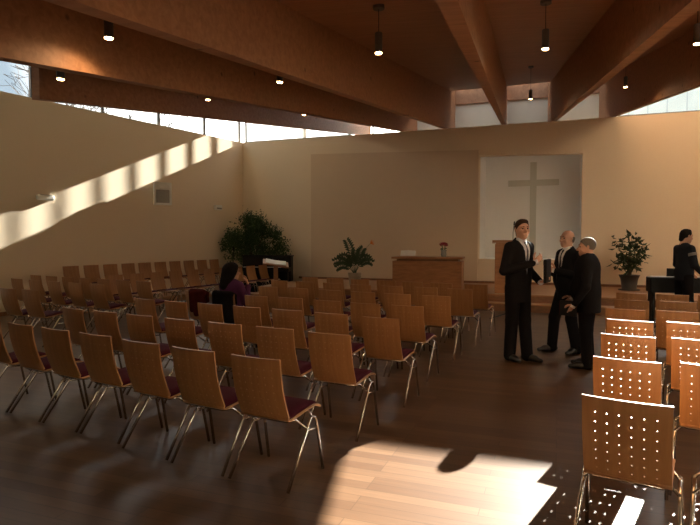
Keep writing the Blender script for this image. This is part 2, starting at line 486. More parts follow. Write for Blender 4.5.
def seat_mesh():
    bm = bmesh.new()
    prof = [(-.175, .4315), (-.160, .418), (-.135, .412), (-.05, .420), (.06, .432), (.15, .438), (.20, .430), (.225, .412)]
    n = 9; TH = .010
    rows = {0: [], 1: []}
    for i, (y, z) in enumerate(prof):
        a = Vector(prof[max(i - 1, 0)]); b = Vector(prof[min(i + 1, len(prof) - 1)])
        d = (b - a).normalized(); nn = Vector((-d.y, d.x))
        for side in (0, 1):
            oy, oz = y + nn.x * TH * (.5 - side), z + nn.y * TH * (.5 - side)
            rows[side].append([bm.verts.new((-BW + 2 * BW * k / (n - 1), oy + (.55 * (-BW + 2 * BW * k / (n - 1)) ** 2 if i == 0 else 0), oz)) for k in range(n)])
    for side in (0, 1):
        for a, b in zip(rows[side], rows[side][1:]):
            for k in range(n - 1): bm.faces.new((a[k], a[k + 1], b[k + 1], b[k]))
    for i in range(len(prof) - 1):
        for k in (0, n - 1):
            bm.faces.new((rows[0][i][k], rows[0][i + 1][k], rows[1][i + 1][k], rows[1][i][k]))
    for i in (0, len(prof) - 1):
        for k in range(n - 1): bm.faces.new((rows[0][i][k], rows[0][i][k + 1], rows[1][i][k + 1], rows[1][i][k]))
    return bm
def pad_mesh():
    bm = bmesh.new()
    prof = [(-.145, .418), (-.05, .4265), (.06, .4385), (.15, .4445), (.19, .4395)]
    top = []; bot = []
    xs = [-.174, -.166, -.09, 0, .09, .166, .174]
    for i, (y, z) in enumerate(prof):
        e = 0 if i in (0, len(prof) - 1) else 1
        top.append([bm.verts.new((x, y, z + (.004 if abs(x) > .17 else .024 if e else .012))) for x in xs])
        bot.append([bm.verts.new((x, y, z)) for x in xs])
    for g in (top, bot):
        for a, b in zip(g, g[1:]):
            for k in range(len(xs) - 1): bm.faces.new((a[k], a[k + 1], b[k + 1], b[k]))
    for i in range(len(prof) - 1):
        for k in (0, -1): bm.faces.new((top[i][k], top[i + 1][k], bot[i + 1][k], bot[i][k]))
    for i in (0, -1):
        for k in range(len(xs) - 1): bm.faces.new((top[i][k], top[i][k + 1], bot[i][k + 1], bot[i][k]))
    return bm
def chair_proto():
    t = thing('stacking_chair', 'chair', 'chair')
    mesh_obj('backrest', back_mesh(), M['ply'], t)
    mesh_obj('seat', seat_mesh(), M['ply'], t, True)
    mesh_obj('seat_pad', pad_mesh(), M['pad'], t, True)
    for s in (-1, 1):
        bm = bmesh.new()
        tube(bm, [(s * .228, -.235, .001), (s * .214, .02, .345), (s * .213, .045, .375), (s * .213, .07, .387)], .0105, 8)
        mesh_obj('leg', bm, M['chrome'], t, True)
        bm = bmesh.new()
        tube(bm, [(s * .213, .07, .387), (s * .213, .10, .380), (s * .214, .122, .352), (s * .224, .19, .001)], .0105, 8)
        mesh_obj('leg', bm, M['chrome'], t, True)
        bm = bmesh.new()
        tube(bm, [(s * .214, -.005, .312), (s * .216, .133, .300)], .006, 6)
        mesh_obj('brace', bm, M['chrome'], t, True)
    bm = bmesh.new()
    tube(bm, [(-.214, .005, .330), (-.17, -.06, .395), (-.15, -.13, .401), (.15, -.13, .401), (.17, -.06, .395), (.214, .005, .330)], .009, 8)
    tube(bm, [(-.213, .07, .387), (-.17, .09, .418), (.17, .09, .418), (.213, .07, .387)], .009, 8)
    mesh_obj('crossbar', bm, M['chrome'], t, True)
    return t
proto = chair_proto(); proto_used = [False]
def place_chair(x, y, az, label, group, z=0.0):
    """x, y: where the top of the backrest stands; az: facing, degrees clockwise from +Y"""
    if proto_used[0]: o = copy_tree(proto)
    else: o = proto; proto_used[0] = True
    a = R(az); f = Vector((math.sin(a), math.cos(a)))
    p = Vector((x, y)) + f * .265
    o.location = (p.x, p.y, z); o.rotation_euler = (0, 0, -a)
    o['label'] = label; o['category'] = 'chair'; o['group'] = group
    return o
ORD = ['first', 'second', 'third', 'fourth', 'fifth', 'sixth', 'seventh', 'eighth', 'ninth', 'tenth']
ROWN = ['front-most row nearest the viewer', 'second row from the viewer', 'third row from the viewer', 'fourth row from the viewer',
        'fifth row from the viewer', 'sixth row from the viewer', 'farthest row by the stage']
rows = [[(-.594, 3.43), (-1.05, 3.68), (-1.50, 3.95), (-1.965, 4.26), (-2.41, 4.52), (-2.846, 4.78), (-3.28, 5.04)],
        [(-.169, 4.30), (-.63, 4.58), (-1.10, 4.83), (-1.57, 5.08), (-2.04, 5.36), (-2.484, 5.62), (-2.93, 5.86)],
        [(.277, 5.17), (-.195, 5.47), (-.66, 5.75), (-1.126, 6.01), (-1.594, 6.29), (-2.05, 6.52), (-2.516, 6.80)],
        [(.62, 6.10), (.163, 6.33), (-.284, 6.62), (-.754, 6.94), (-1.22, 7.18), (-1.70, 7.48), (-2.18, 7.78)],
        [(1.10, 7.17), (.623, 7.42), (.17, 7.70), (-.30, 8.00), (-.79, 8.30), (-1.27, 8.56), (-1.75, 8.82)],
        [(1.60, 8.17), (1.135, 8.42), (.64, 8.66), (.16, 8.92), (-.30, 9.28), (-.79, 9.56), (-1.26, 9.86)],
        [(2.02, 8.98), (1.51, 9.28), (1.06, 9.54), (.63, 9.84), (.17, 10.1), (-.29, 10.42), (-.78, 10.7)]]
for i, row in enumerate(rows):
    for j, (x, y) in enumerate(row):
        seat = 'at the aisle end' if j == 0 else 'at the far left end' if j == 6 else ORD[j] + ' from the aisle'
        lab = 'plywood chair, central block, %s, %s' % (ROWN[i], seat)
        if i == 3 and j == 5: lab = 'plywood chair the woman in plum sits on, dark coat over its back'
        place_chair(x, y, 30 + 1.2 * (j - 3) * (1 if i > 0 else .6), lab, 'chairs in the central block')
left_rows = [('near row', [(-4.62, 8.04), (-5.07, 8.25)]),
             ('middle row', [(-4.1, 9.02), (-4.6, 9.3), (-5.12, 9.62), (-5.63, 9.95), (-6.16, 10.3)]),
             ('far row', [(-3.58, 9.64), (-4.05, 9.92), (-4.52, 10.2), (-4.98, 10.47), (-5.44, 10.74), (-5.90, 11.01), (-6.36, 11.28)])]
for nm, row in left_rows:
    for j, (x, y) in enumerate(row):
        place_chair(x, y, 32 if nm != 'near row' else 27,
                    'orange plywood chair, small block by left wall, %s, %s from its right end' % (nm, ORD[j]), 'chairs in the left block')
right_cols = [[(1.245, 2.50), (1.69, 2.30)], [(1.67, 3.36), (2.11, 3.18)], [(2.10, 4.21), (2.54, 4.02)], [(2.51, 5.0), (2.96, 4.83)],
              [(2.86, 5.80), (3.30, 5.62)], [(3.36, 6.66), (3.82, 6.50), (4.27, 6.32)], [(3.79, 7.52), (4.24, 7.34), (4.69, 7.17)]]
RR = ['nearest row', 'second nearest row', 'third row', 'fourth row', 'fifth row', 'sixth row', 'farthest row by the stage']
for i, row in enumerate(right_cols):
    for j, (x, y) in enumerate(row):
        place_chair(x, y, 32, 'perforated plywood chair, right hand block, %s, %s' % (RR[i], ['at the aisle', 'second from the aisle', 'third from the aisle'][j]), 'chairs in the right block')
az_c = math.degrees(math.atan2(LN.x, LN.y))
for k in range(10):
    x, y = L(2.0 + .5 * k, .52)
    # the top of the back leans away from the facing side
    place_chair(x, y, az_c, 'plywood choir chair on the low riser against left wall, %s from the piano end' % ORD[k], 'choir chairs on the riser', CHOIR_Z)
for k in range(10):
    x, y = L(1.55 + .55 * k, 1.9)
    place_chair(x, y, az_c, 'plywood choir chair facing the hall, front choir row, %s from the piano end' % ORD[k], 'choir chairs in the front row')

# ------------------------------------------------------------------ pendant lamps
lamps = [(-1.73, 4.08, 2.99), (-2.50, 4.90, 2.93), (-1.92, 7.65, 3.43), (-.74, 5.97, 3.20), (.25, 4.97, 3.175), (-.76, 9.35, 3.60),
         (1.797, 5.23, 3.297), (3.522, 11.05, 4.279), (4.73, 9.73, 4.156), (3.15, 5.16, 3.32)]
lamp_lab = ['upper left, nearest of the left lamps', 'at far left in front of the clerestory', 'above the left wall speaker, in front of a beam',
            'left of centre beneath a wide beam', 'centre, hanging on a visible cord', 'small and distant, above the white wall panel',
            'right of centre, highest of the middle pair', 'right of centre, just above the wall niche', 'on the right, beside the bright corner window',
            'at the right edge of the ceiling']
lp = None
for i, (x, y, z) in enumerate(lamps):
    top = zc(x, y)
    t = thing('pendant_lamp', 'small dark cylinder pendant lamp, ' + lamp_lab[i], 'lamp', (x, y, z), 0, 'pendant lamps under the ceiling')
    bm = bmesh.new(); lathe(bm, [(.0305, .002), (.0325, 0), (.0325, .17), (.029, .175)], 20); mesh_obj('lamp_body', bm, M['lampmetal'], t)
    bm = bmesh.new(); lathe(bm, [(.027, -.006), (.030, .003), (.030, .004)], 20); mesh_obj('lamp_glass', bm, M['lampglow'], t)
    bm = bmesh.new(); tube(bm, [(0, 0, .17), (0, 0, top - z)], .003, 6); mesh_obj('cord', bm, M['blackmetal'], t)
    bm = bmesh.new(); lathe(bm, [(.05, top - z - .035), (.05, top - z + .02)], 16); mesh_obj('ceiling_rose', bm, M['lampmetal'], t)
    ld = bpy.data.lights.new('lamp_light', 'SPOT'); ld.energy = 7; ld.color = (1, .66, .36); ld.spot_size = R(166); ld.spot_blend = .5; ld.shadow_soft_size = .04
    lo = bpy.data.objects.new('lamp_light', ld); COL.objects.link(lo); lo.parent = t; lo.location = (0, 0, -.02)

# ------------------------------------------------------------------ wall fittings
def on_left(s, off=0.0): return L(s, off)
rzL = math.atan2(LN.y, LN.x) + math.pi / 2     # local -Y... faces the hall: local -Y = inward normal
sx = 3.66
x, y = L(sx, .26)
t = thing('wall_speaker', 'square white framed loudspeaker with grey grille hung high on left wall', 'speaker', (x, y, 2.72), rzL - R(32))
bm = bmesh.new()
box(bm, (-.22, -.17, -.29), (-.17, -.05, .29)); box(bm, (.17, -.17, -.29), (.22, -.05, .29)); box(bm, (-.22, -.17, .24), (.22, -.05, .29)); box(bm, (-.22, -.17, -.29), (.22, -.05, -.24)); box(bm, (-.17, -.10, -.24), (.17, -.05, .24))
mesh_obj('cabinet', bm, M['plastic'], t)
bm = bmesh.new(); box(bm, (-.17, -.15, -.24), (.17, -.10, .10), .01); mesh_obj('speaker_grille', bm, M['greyplastic'], t)
bm = bmesh.new(); 
for k in range(10): pass
box(bm, (-.08, -.14, .13), (.08, -.10, .20), .01); mesh_obj('tweeter_horn', bm, M['plastic'], t)
bm = bmesh.new(); box(bm, (-.05, -.052, -.05), (.05, .22, .05), 0, Matrix.Rotation(R(32), 4, 'Z')); mesh_obj('wall_bracket', bm, M['blackmetal'], t)
x, y = L(6.72, 0)
t = thing('wall_lamp', 'small white wall light in the sunlit band on left wall', 'wall light', (x, y, 2.43), rzL)
bm = bmesh.new(); box(bm, (-.19, -.10, -.05), (.19, 0, .06), .03); mesh_obj('lamp_housing', bm, M['plastic'], t)
bm = bmesh.new(); box(bm, (-.15, -.085, .055), (.15, -.02, .066), .004); mesh_obj('lamp_slot', bm, M['greyplastic'], t)
x, y = L(1.25, 0)
t = thing('control_box', 'small pale box mounted on left wall near the corner', 'box', (x, y, 2.50), rzL)
bm = bmesh.new(); box(bm, (-.14, -.10, -.08), (.14, 0, .07), .015); mesh_obj('box_body', bm, M['plastic'], t)
bm = bmesh.new(); box(bm, (-.11, -.106, -.055), (.11, -.098, -.01), .002); mesh_obj('box_cover', bm, M['greyplastic'], t)

# cross in the niche
mc = 8.77
x, y = P(mc, 0, ND)
rzB = math.atan2(W.y, W.x)
t = thing('wall_cross', 'tall pale cross standing out from the white niche wall', 'cross', (x, y, 1.15), rzB)
bm = bmesh.new(); box(bm, (-.088, -.03, 0.0), (.088, 0, 2.62)); mesh_obj('upright_bar', bm, M['cross'], t)
bm = bmesh.new(); box(bm, (-.70, -.03, 1.94), (-.088, 0, 2.115)); box(bm, (.088, -.03, 1.94), (.70, 0, 2.115)); mesh_obj('cross_bar', bm, M['cross'], t)

# ------------------------------------------------------------------ stage furniture
SZ = .34
t = thing('communion_table', 'oak communion table on the stage in front of the white panel', 'table', (1.92, 13.7, SZ), R(-16))
bm = bmesh.new(); box(bm, (-.83, -.33, 0), (.83, .33, .68), .004); mesh_obj('table_base', bm, M['darkwood'], t)
bm = bmesh.new(); box(bm, (-.74, -.26, .68), (.74, .26, .73)); mesh_obj('recess', bm, M['riser'], t)
bm = bmesh.new(); box(bm, (-.85, -.36, .73), (.85, .36, .78), .004); mesh_obj('tabletop', bm, M['darkwood'], t)
Mt = Matrix.Translation((1.92, 13.7, SZ)) @ Matrix.Rotation(R(-16), 4, 'Z')
p = Mt @ Vector((-.52, .0, .78))
t = thing('bible', 'open white book propped at left end of the communion table', 'book', p + Vector((0, 0, .001)), R(-16))
bm = bmesh.new()
for s in (-1, 1):
    vs = box(bm, (0.0, -.0, 0), (.19, .025, .16), .004)
    Mx = Matrix.Translation((0, .02, .015)) @ Matrix.Rotation(R(-28), 4, 'X') @ Matrix.Rotation(R(8 * s), 4, 'Z') @ Matrix.Scale(s, 4, (1, 0, 0))
    for v in vs: v.co = Mx @ v.co
mesh_obj('page_block', bm, M['white'], t)
bm = bmesh.new(); box(bm, (-.2, -.02, 0), (.2, .16, .012)); mesh_obj('book_rest', bm, M['darkwood'], t)
p = Mt @ Vector((.37, .0, .78))
t = thing('flower_vase', 'small glass vase of red flowers on the communion table', 'flowers', p)
bm = bmesh.new(); lathe(bm, [(.055, 0), (.07, .05), (.062, .12), (.075, .17), (.068, .165), (.055, .12), (.05, .02)], 20); mesh_obj('vase', bm, M['vase'], t, True)
def blossom(bm, c, r):
    c = Vector(c)
    for k in range(14):
        d = Vector((random.gauss(0, 1), random.gauss(0, 1), abs(random.gauss(0, 1)) + .1)).normalized()
        u = d.cross(Vector((0, .3, 1))).normalized(); v = d.cross(u)
        a = c + d * r * .3; b = c + d * r
        vs = [bm.verts.new(q) for q in (a, b - u * r * .45, b + d * r * .2, b + u * r * .45)]
        bm.faces.new(vs)
st = bmesh.new()
heads = []
for k in range(11):
    a = k * 2.4; rr = .03 + .085 * (k % 4) / 3
    h = Vector((rr * math.cos(a), rr * math.sin(a), .27 + .07 * random.random() - .2 * rr))
    heads.append(h); tube(st, [(0, 0, .02), h * .6, h], .003, 5)
    if k < 10: tube(st, [h * .7, h * .72 + Vector((.06 * math.cos(a + 1), .06 * math.sin(a + 1), -.01))], .010, 4, .002)
mesh_obj('stems', st, M['leaf_light'], t)
for k, h in enumerate(heads):
    bm = bmesh.new(); blossom(bm, h, .05); mesh_obj('flower_head', bm, M['red'] if k % 4 else M['pink'], t)

t = thing('pulpit', 'tall oak pulpit on the stage, partly behind the tallest man', 'lectern', (3.53, 12.6, SZ), R(-14))
bm = bmesh.new(); box(bm, (-.26, -.2, 0), (.26, .22, 1.10), .004); mesh_obj('pulpit_body', bm, M['darkwood'], t)
bm = bmesh.new()
box(bm, (-.32, -.26, 1.13), (.32, .30, 1.17), .004, Matrix.Translation((0, 0, .0)) @ Matrix.Rotation(R(-4), 4, 'X'))
box(bm, (-.24, -.18, 1.10), (.24, .2, 1.14)); mesh_obj('reading_desk', bm, M['darkwood'], t)
bm = bmesh.new(); tube(bm, [(.13, .05, 1.15), (.13, .04, 1.35), (.145, -.01, 1.53)], .006, 6); mesh_obj('gooseneck', bm, M['blackmetal'], t)
bm = bmesh.new(); tube(bm, [(.145, -.01, 1.53), (.155, -.04, 1.60)], .013, 8); mesh_obj('microphone', bm, M['blackmetal'], t)

# low black stand base on the floor behind the tallest man
t = thing('stand_base', 'low black tripod stand on the floor behind the tallest man', 'stand', (2.95, 10.55, 0))
bm = bmesh.new(); tube(bm, [(0, 0, .05), (0, 0, 1.0)], .011, 8); mesh_obj('stand_pole', bm, M['blackmetal'], t)
for k in range(3):
    a = R(20 + 120 * k)
    bm = bmesh.new(); tube(bm, [(0, 0, .14), (.33 * math.cos(a), .33 * math.sin(a), .012)], .011, 6); mesh_obj('leg', bm, M['blackmetal'], t)

# reading stand with open book by the plant
t = thing('music_stand', 'wooden reading stand with slanted top near the piano', 'stand', (-1.74, 13.1, 0), R(10))
bm = bmesh.new(); box(bm, (-.20, -.18, 0), (.20, .18, .04), .006); mesh_obj('stand_foot', bm, M['darkwood'], t)
bm = bmesh.new(); box(bm, (-.05, -.04, .04), (.05, .04, .95)); mesh_obj('stand_post', bm, M['darkwood'], t)
TM = Matrix.Translation((0, 0, .98)) @ Matrix.Rotation(R(9), 4, 'Y') @ Matrix.Rotation(R(13), 4, 'X')
bm = bmesh.new(); box(bm, (-.30, -.21, -.02), (.30, .21, .015), .004, TM); mesh_obj('stand_top', bm, M['darkwood'], t)
t = thing('songbook', 'open white songbook lying on the slanted reading stand', 'book', (-1.74, 13.1, 0), R(10))
for s in (-1, 1):
    bm = bmesh.new(); 
    vs = box(bm, (.0, -.17, .017), (.24, .17, .032), .004)
    Mx = TM @ Matrix.Scale(s, 4, (1, 0, 0)) @ Matrix.Rotation(R(-3), 4, 'Y')
    for v in vs: v.co = Mx @ v.co
    mesh_obj('page_block', bm, M['white'], t)

# piano in the corner
t = thing('piano', 'black upright piano in the corner beneath the big leafy plant', 'piano', (-2.42, 16.25, 0), R(-8))
bm = bmesh.new(); box(bm, (-.72, -.02, 0), (.72, .28, 1.04), .01); mesh_obj('piano_case', bm, M['black'], t)
bm = bmesh.new(); box(bm, (-.74, -.04, 1.04), (.74, .30, 1.08), .008); mesh_obj('piano_lid', bm, M['black'], t)
bm = bmesh.new(); box(bm, (-.72, -.30, .62), (.72, -.02, .74), .01); mesh_obj('key_bed', bm, M['black'], t)
bm = bmesh.new()
for k in range(36): box(bm, (-.62 + k * .0345, -.28, .74), (-.588 + k * .0345, -.14, .752))
mesh_obj('keys', bm, M['white'], t)
for s in (-1, 1):
    bm = bmesh.new(); box(bm, (s * .66 - .04, -.29, 0), (s * .66 + .04, -.20, .62), .008); mesh_obj('leg', bm, M['black'], t)
def mic_stand(x, y, z, label, h):
    t = thing('microphone_stand', label, 'microphone stand', (x, y, z), random.random() * 3, 'thin stands by the choir')
    bm = bmesh.new(); tube(bm, [(0, 0, .03), (0, 0, h)], .009, 6); mesh_obj('stand_pole', bm, M['blackmetal'], t)
    bm = bmesh.new(); lathe(bm, [(.13, 0), (.13, .015), (.02, .035)], 16); mesh_obj('stand_foot', bm, M['blackmetal'], t)
    bm = bmesh.new(); tube(bm, [(0, 0, h - .02), (.01, 0, h + .10)], .022, 8); mesh_obj('microphone', bm, M['blackmetal'], t)
x, y = L(1.40, .75); mic_stand(x, y, 0, 'black microphone stand standing beside the choir riser', 1.23)
x, y = L(1.02, .40); mic_stand(x, y, 0, 'shorter black microphone stand at the left edge of the big plant', 1.02)

# keyboard at right
t = thing('digital_piano', 'black stage keyboard on its stand behind the young man', 'keyboard', (6.20, 10.38, 0), R(166))
bm = bmesh.new(); box(bm, (-.52, -.17, .56), (.60, .17, .84), .012); mesh_obj('keyboard_body', bm, M['black'], t)
bm = bmesh.new(); box(bm, (.02, -.13, .84), (.26, -.08, 1.0), .01); mesh_obj('music_rest', bm, M['black'], t)
for s in (-.46, .54):
    bm = bmesh.new(); box(bm, (s - .025, -.16, 0), (s + .025, .16, .56), .006); mesh_obj('stand_leg', bm, M['black'], t)
bm = bmesh.new()
for k in range(28): box(bm, (-.46 + k * .0355, -.165, .84), (-.428 + k * .0355, -.03, .85))
mesh_obj('keys', bm, M['white'], t)

# ------------------------------------------------------------------ plants
def leaf_cloud(bm, n, fn, size, droop=.5):
    for _ in range(n):
        c = fn()
        d = Vector((random.gauss(0, 1), random.gauss(0, 1), random.gauss(-droop, .7))).normalized()
        u = d.cross(Vector((random.gauss(0, .4), random.gauss(0, .4), 1))).normalized()
        s = size * random.uniform(.7, 1.3)
        nrm = d.cross(u) * s * .12
        a = bm.verts.new(c); b = bm.verts.new(c + d * s * .5 + u * s * .23 + nrm); e = bm.verts.new(c + d * s); f = bm.verts.new(c + d * s * .5 - u * s * .23 + nrm)
        g = bm.verts.new(c + d * s * .5)
        bm.faces.new((a, b, g)); bm.faces.new((b, e, g)); bm.faces.new((e, f, g)); bm.faces.new((f, a, g))
FX, FY = -2.95, 16.98
t = thing('potted_ficus', 'large bushy weeping fig tree in the corner behind the piano', 'plant', (FX, FY, 0))
bm = bmesh.new(); lathe(bm, [(.20, 0), (.27, .40), (.29, .42), (.27, .42), (.25, .36)], 24); mesh_obj('pot', bm, M['pot'], t, True)
bm = bmesh.new(); lathe(bm, [(.25, .34), (.25, .36)], 20); mesh_obj('soil', bm, M['soil'], t)
bm = bmesh.new()
for k in range(3):
    a = k * 2.1
    tube(bm, [(.03 * math.cos(a), .03 * math.sin(a), .35), (.06 * math.cos(a + 1), .04 * math.sin(a + 1), .9), (.25 * math.cos(a), .12 * math.sin(a), 1.5), (.4 * math.cos(a), .2 * math.sin(a), 2.0)], .03, 7, .012)
mesh_obj('trunk', bm, M['stem'], t)
clumps = []
for k in range(44):
    a = random.uniform(0, 2 * math.pi); rr = math.sqrt(random.random())
    x_, z_ = rr * .84 * math.cos(a), 1.60 + rr * .68 * math.sin(a)
    clumps.append(Vector((x_, random.uniform(-.3, .22) * (1.1 - rr * .5), z_ - .10 * abs(x_))))
clumps += [Vector((.85, -.1, 1.35)), Vector((.95, -.1, 1.25)), Vector((-.80, -.1, 1.4)), Vector((.75, -.15, 1.7)), Vector((-.6, -.1, 1.1)), Vector((.2, -.2, 1.15)), Vector((-.2, -.25, 1.2)), Vector((.6, -.2, 1.1))]
def ff():
    while True:
        p = random.choice(clumps) + Vector((random.gauss(0, .10), random.gauss(0, .09), random.gauss(0, .11)))
        d = Vector((p.x + FX - C.x, p.y + FY - C.y))
        if d.dot(LN) > .14 and d.dot(N_IN) > .14: return p
bm = bmesh.new(); leaf_cloud(bm, 8500, ff, .085, .8); o = mesh_obj('foliage', bm, M['leaf_light'], t); o['kind'] = 'stuff'

t = thing('potted_fern', 'low arching green plant with one orange bloom, left on the stage', 'plant', (.12, 14.2, SZ))
bm = bmesh.new(); lathe(bm, [(.13, 0), (.17, .34), (.185, .36), (.17, .36), (.155, .30)], 24); mesh_obj('pot', bm, M['potlight'], t, True)
bm = bmesh.new(); lathe(bm, [(.155, .29), (.155, .31)], 20); mesh_obj('soil', bm, M['soil'], t)
fr = [(-.50, .52, 0), (-.36, .62, -.1), (-.20, .86, .0), (.02, .62, -.12), (.42, .50, .0), (.34, .60, -.15), (-.44, .36, .1), (-.1, .5, -.2), (.20, .66, .05)]
for (dx, hh, dy) in fr:
    bm = bmesh.new()
    p0 = Vector((0, 0, .30)); p2 = Vector((dx, dy, .30 + hh)); p1 = Vector((dx * .35, dy * .35, .30 + hh * .75))
    pts = [(p0 * (1 - u) ** 2 + p1 * 2 * u * (1 - u) + p2 * u * u) for u in [i / 12 for i in range(13)]]
    if abs(dx) > .3: pts = [q - Vector((0, 0, .18 * (i / 12) ** 3)) for i, q in enumerate(pts)]
    tube(bm, pts, .008, 5, .003)
    for i in range(4, 13):
        d = (pts[i] - pts[i - 1]).normalized()
        for s in (-1, 1):
            side = d.cross(Vector((0, -1, .2))).normalized() * s
            q = pts[i]; ln = .14 * (1 - .3 * abs(i - 8) / 5)
            v = [bm.verts.new(x_) for x_ in (q, q + side * ln * .5 + d * ln * .02 + Vector((0, -.012, .01)), q + side * ln + d * ln * .55, q + side * ln * .4 + d * ln * .62)]
            bm.faces.new(v)
    mesh_obj('frond', bm, M['leaf'], t)
bm = bmesh.new(); pts = [Vector((.02, -.03, .3)), Vector((.14, -.03, .75)), Vector((.32, -.03, 1.02)), Vector((.40, -.03, 1.10))]
tube(bm, pts, .006, 6, .004); mesh_obj('flower_stalk', bm, M['leaf_light'], t)
bm = bmesh.new()
for k in range(5):
    a = R(-20 + 24 * k); tube(bm, [pts[-1], pts[-1] + Vector((.10 * math.cos(a), .01 * (k - 2), .10 * math.sin(a)))], .018, 5, .004)
mesh_obj('flower_head', bm, M['orange'], t)

t = thing('potted_shrub', 'branchy shrub in dark pot standing on the right of the stage', 'plant', (6.62, 13.25, SZ))
bm = bmesh.new(); lathe(bm, [(.24, 0), (.24, .02), (.16, .03), (.19, .26), (.225, .34), (.235, .36), (.22, .36), (.20, .32)], 24); mesh_obj('pot', bm, M['pot'], t, True)
bm = bmesh.new(); lathe(bm, [(.2, .31), (.2, .33)], 20); mesh_obj('soil', bm, M['soil'], t)
bm = bmesh.new(); tips = []
for (dx, hh) in [(-.32, .85), (-.16, .80), (.04, .98), (.12, .90), (.30, .82), (.32, .58), (-.24, .36), (.18, .40), (0, .6), (-.12, .58), (.2, .66), (0, .35)]:
    dy = random.uniform(-.12, .12)
    tube(bm, [(0, 0, .3), (dx * .3, dy * .4, .3 + hh * .4), (dx * .8, dy, .3 + hh * .8), (dx, dy, .3 + hh)], .012, 6, .004)
    tips += [Vector((dx, dy, .3 + hh)), Vector((dx * .8, dy, .3 + hh * .8))]
    if hh > .5: tips.append(Vector((dx * .45, dy * .6, .3 + hh * .5)))
mesh_obj('branches', bm, M['stem'], t)
tips += [Vector((0, 0, .5)), Vector((.05, -.05, .6)), Vector((-.05, 0, .55))]
bm = bmesh.new(); leaf_cloud(bm, 330, lambda: random.choice(tips) + Vector((random.gauss(0, .06), random.gauss(0, .06), random.gauss(0, .055))), .16, .2)
o = mesh_obj('foliage', bm, M['leaf'], t); o['kind'] = 'stuff'

# ------------------------------------------------------------------ outside
def bare_tree(x, y, h, label, seed):
    rs = random.Random(seed)
    t = thing('bare_tree', label, 'tree', (x, y, -.25), 0, 'bare trees outside the left windows')
    tr = bmesh.new(); br = bmesh.new()
    tube(tr, [(0, 0, 0), (.05, 0, h * .25), (.0, .1, h * .5)], .16, 8, .09); mesh_obj('trunk', tr, M['bark'], t)
    def grow(p, d, ln, r, lev):
        q = p + d * ln
        mid = p + d * ln * .5 + Vector((rs.gauss(0, .06), rs.gauss(0, .06), rs.gauss(0, .04))) * ln
        tube(br, [p, mid, q], max(r, .014), 5 if lev < 3 else 3, max(r * .6, .012), cap=False)
        if lev >= 5: return
        for _ in range(3 if lev < 3 else 2):
            nd = (d + Vector((rs.gauss(0, .55), rs.gauss(0, .55), rs.gauss(.12, .4)))).normalized()
            grow(p + d * ln * rs.uniform(.55, 1.0), nd, ln * rs.uniform(.62, .82), r * .58, lev + 1)
    for k in range(6):
        a = k * 1.05 + rs.random(); grow(Vector((0, .08, h * (.22 + .05 * k))), Vector((math.cos(a), math.sin(a), .75)).normalized(), h * .24, .06, 0)
    mesh_obj('branches', br, M['bark'], t)
bare_tree(-10.3, 16.9, 8.5, 'bare winter tree seen through the far left clerestory window', 3)
bare_tree(-13.4, 33.0, 13.5, 'bare winter tree seen through the slanting windows above left wall', 11)
t = thing('neighbour_building', 'pale blue clad building outside the right clerestory window', 'building', (0, 0, 0))
o0 = Vector(P(mE + .15, 0)) + hx * 3.0
def ob(a, d): 
    p = o0 + W * a - N_IN * d; return (p.x, p.y)
BTOP = 6.28
bm = bmesh.new(); prism(bm, [ob(-.9, 0), ob(14, 0), ob(14, 3), ob(-.9, 3)], -.25, BTOP); mesh_obj('wall', bm, M['facade'], t)
bm = bmesh.new()
for k in range(30): prism(bm, [ob(-.85 + .5 * k, -.012), ob(-.82 + .5 * k, -.012), ob(-.82 + .5 * k, .01), ob(-.85 + .5 * k, .01)], 0, BTOP - .05)
o = mesh_obj('cladding_joints', bm, M['facade_dark'], t)

# ------------------------------------------------------------------ people: implicit bodies meshed with surface nets
def seg_d(p, a, b, ra, rb, flat=None, f=1.0):
    a = np.array(a, float); b = np.array(b, float); ab = b - a
    L2 = max(float(ab @ ab), 1e-9)
    t = np.clip(((p - a) @ ab) / L2, 0, 1)
    v = p - (a + t[..., None] * ab)
    d2 = (v * v).sum(-1)
    if flat is not None:
        n = np.array(flat, float); n /= np.linalg.norm(n)
        d2 = d2 + (f * f - 1) * (v @ n) ** 2
    return np.sqrt(d2) - (ra + (rb - ra) * t)
def ell_d(p, c, r):
    r = np.array(r, float); q = (p - np.array(c, float)) / r
    k = np.sqrt((q * q).sum(-1)); k1 = np.sqrt(((q / r) ** 2).sum(-1)) + 1e-9
    return k * (k - 1) / k1
def smin(a, b, k):
    h = np.clip(.5 + .5 * (b - a) / k, 0, 1)
    return b * (1 - h) + a * h - k * h * (1 - h)
def field(p, prims):
    d = None
    for pr in prims:
        op = pr[0]
        if op == 'seg': e = seg_d(p, *pr[1]); k = pr[2]
        elif op == 'ell': e = ell_d(p, *pr[1]); k = pr[2]
        elif op == 'cut':      # keep n.p < c
            n, c = pr[1]; d = np.maximum(d, p @ np.array(n, float) - c); continue
        elif op == 'sub':
            e = ell_d(p, *pr[1]); d = -smin(-d, e, pr[2]); continue
        elif op == 'vee':      # open V between lapels
            zb_, zt_, w_ = pr[1]
            e = np.maximum(np.maximum(np.abs(p[..., 0]) - w_ * np.clip((p[..., 2] - zb_) / (zt_ - zb_), -1, 1.2), zb_ - p[..., 2]), .02 - p[..., 1])
            d = np.maximum(d, -e); continue
        d = e if d is None else smin(d, e, k)
    return d
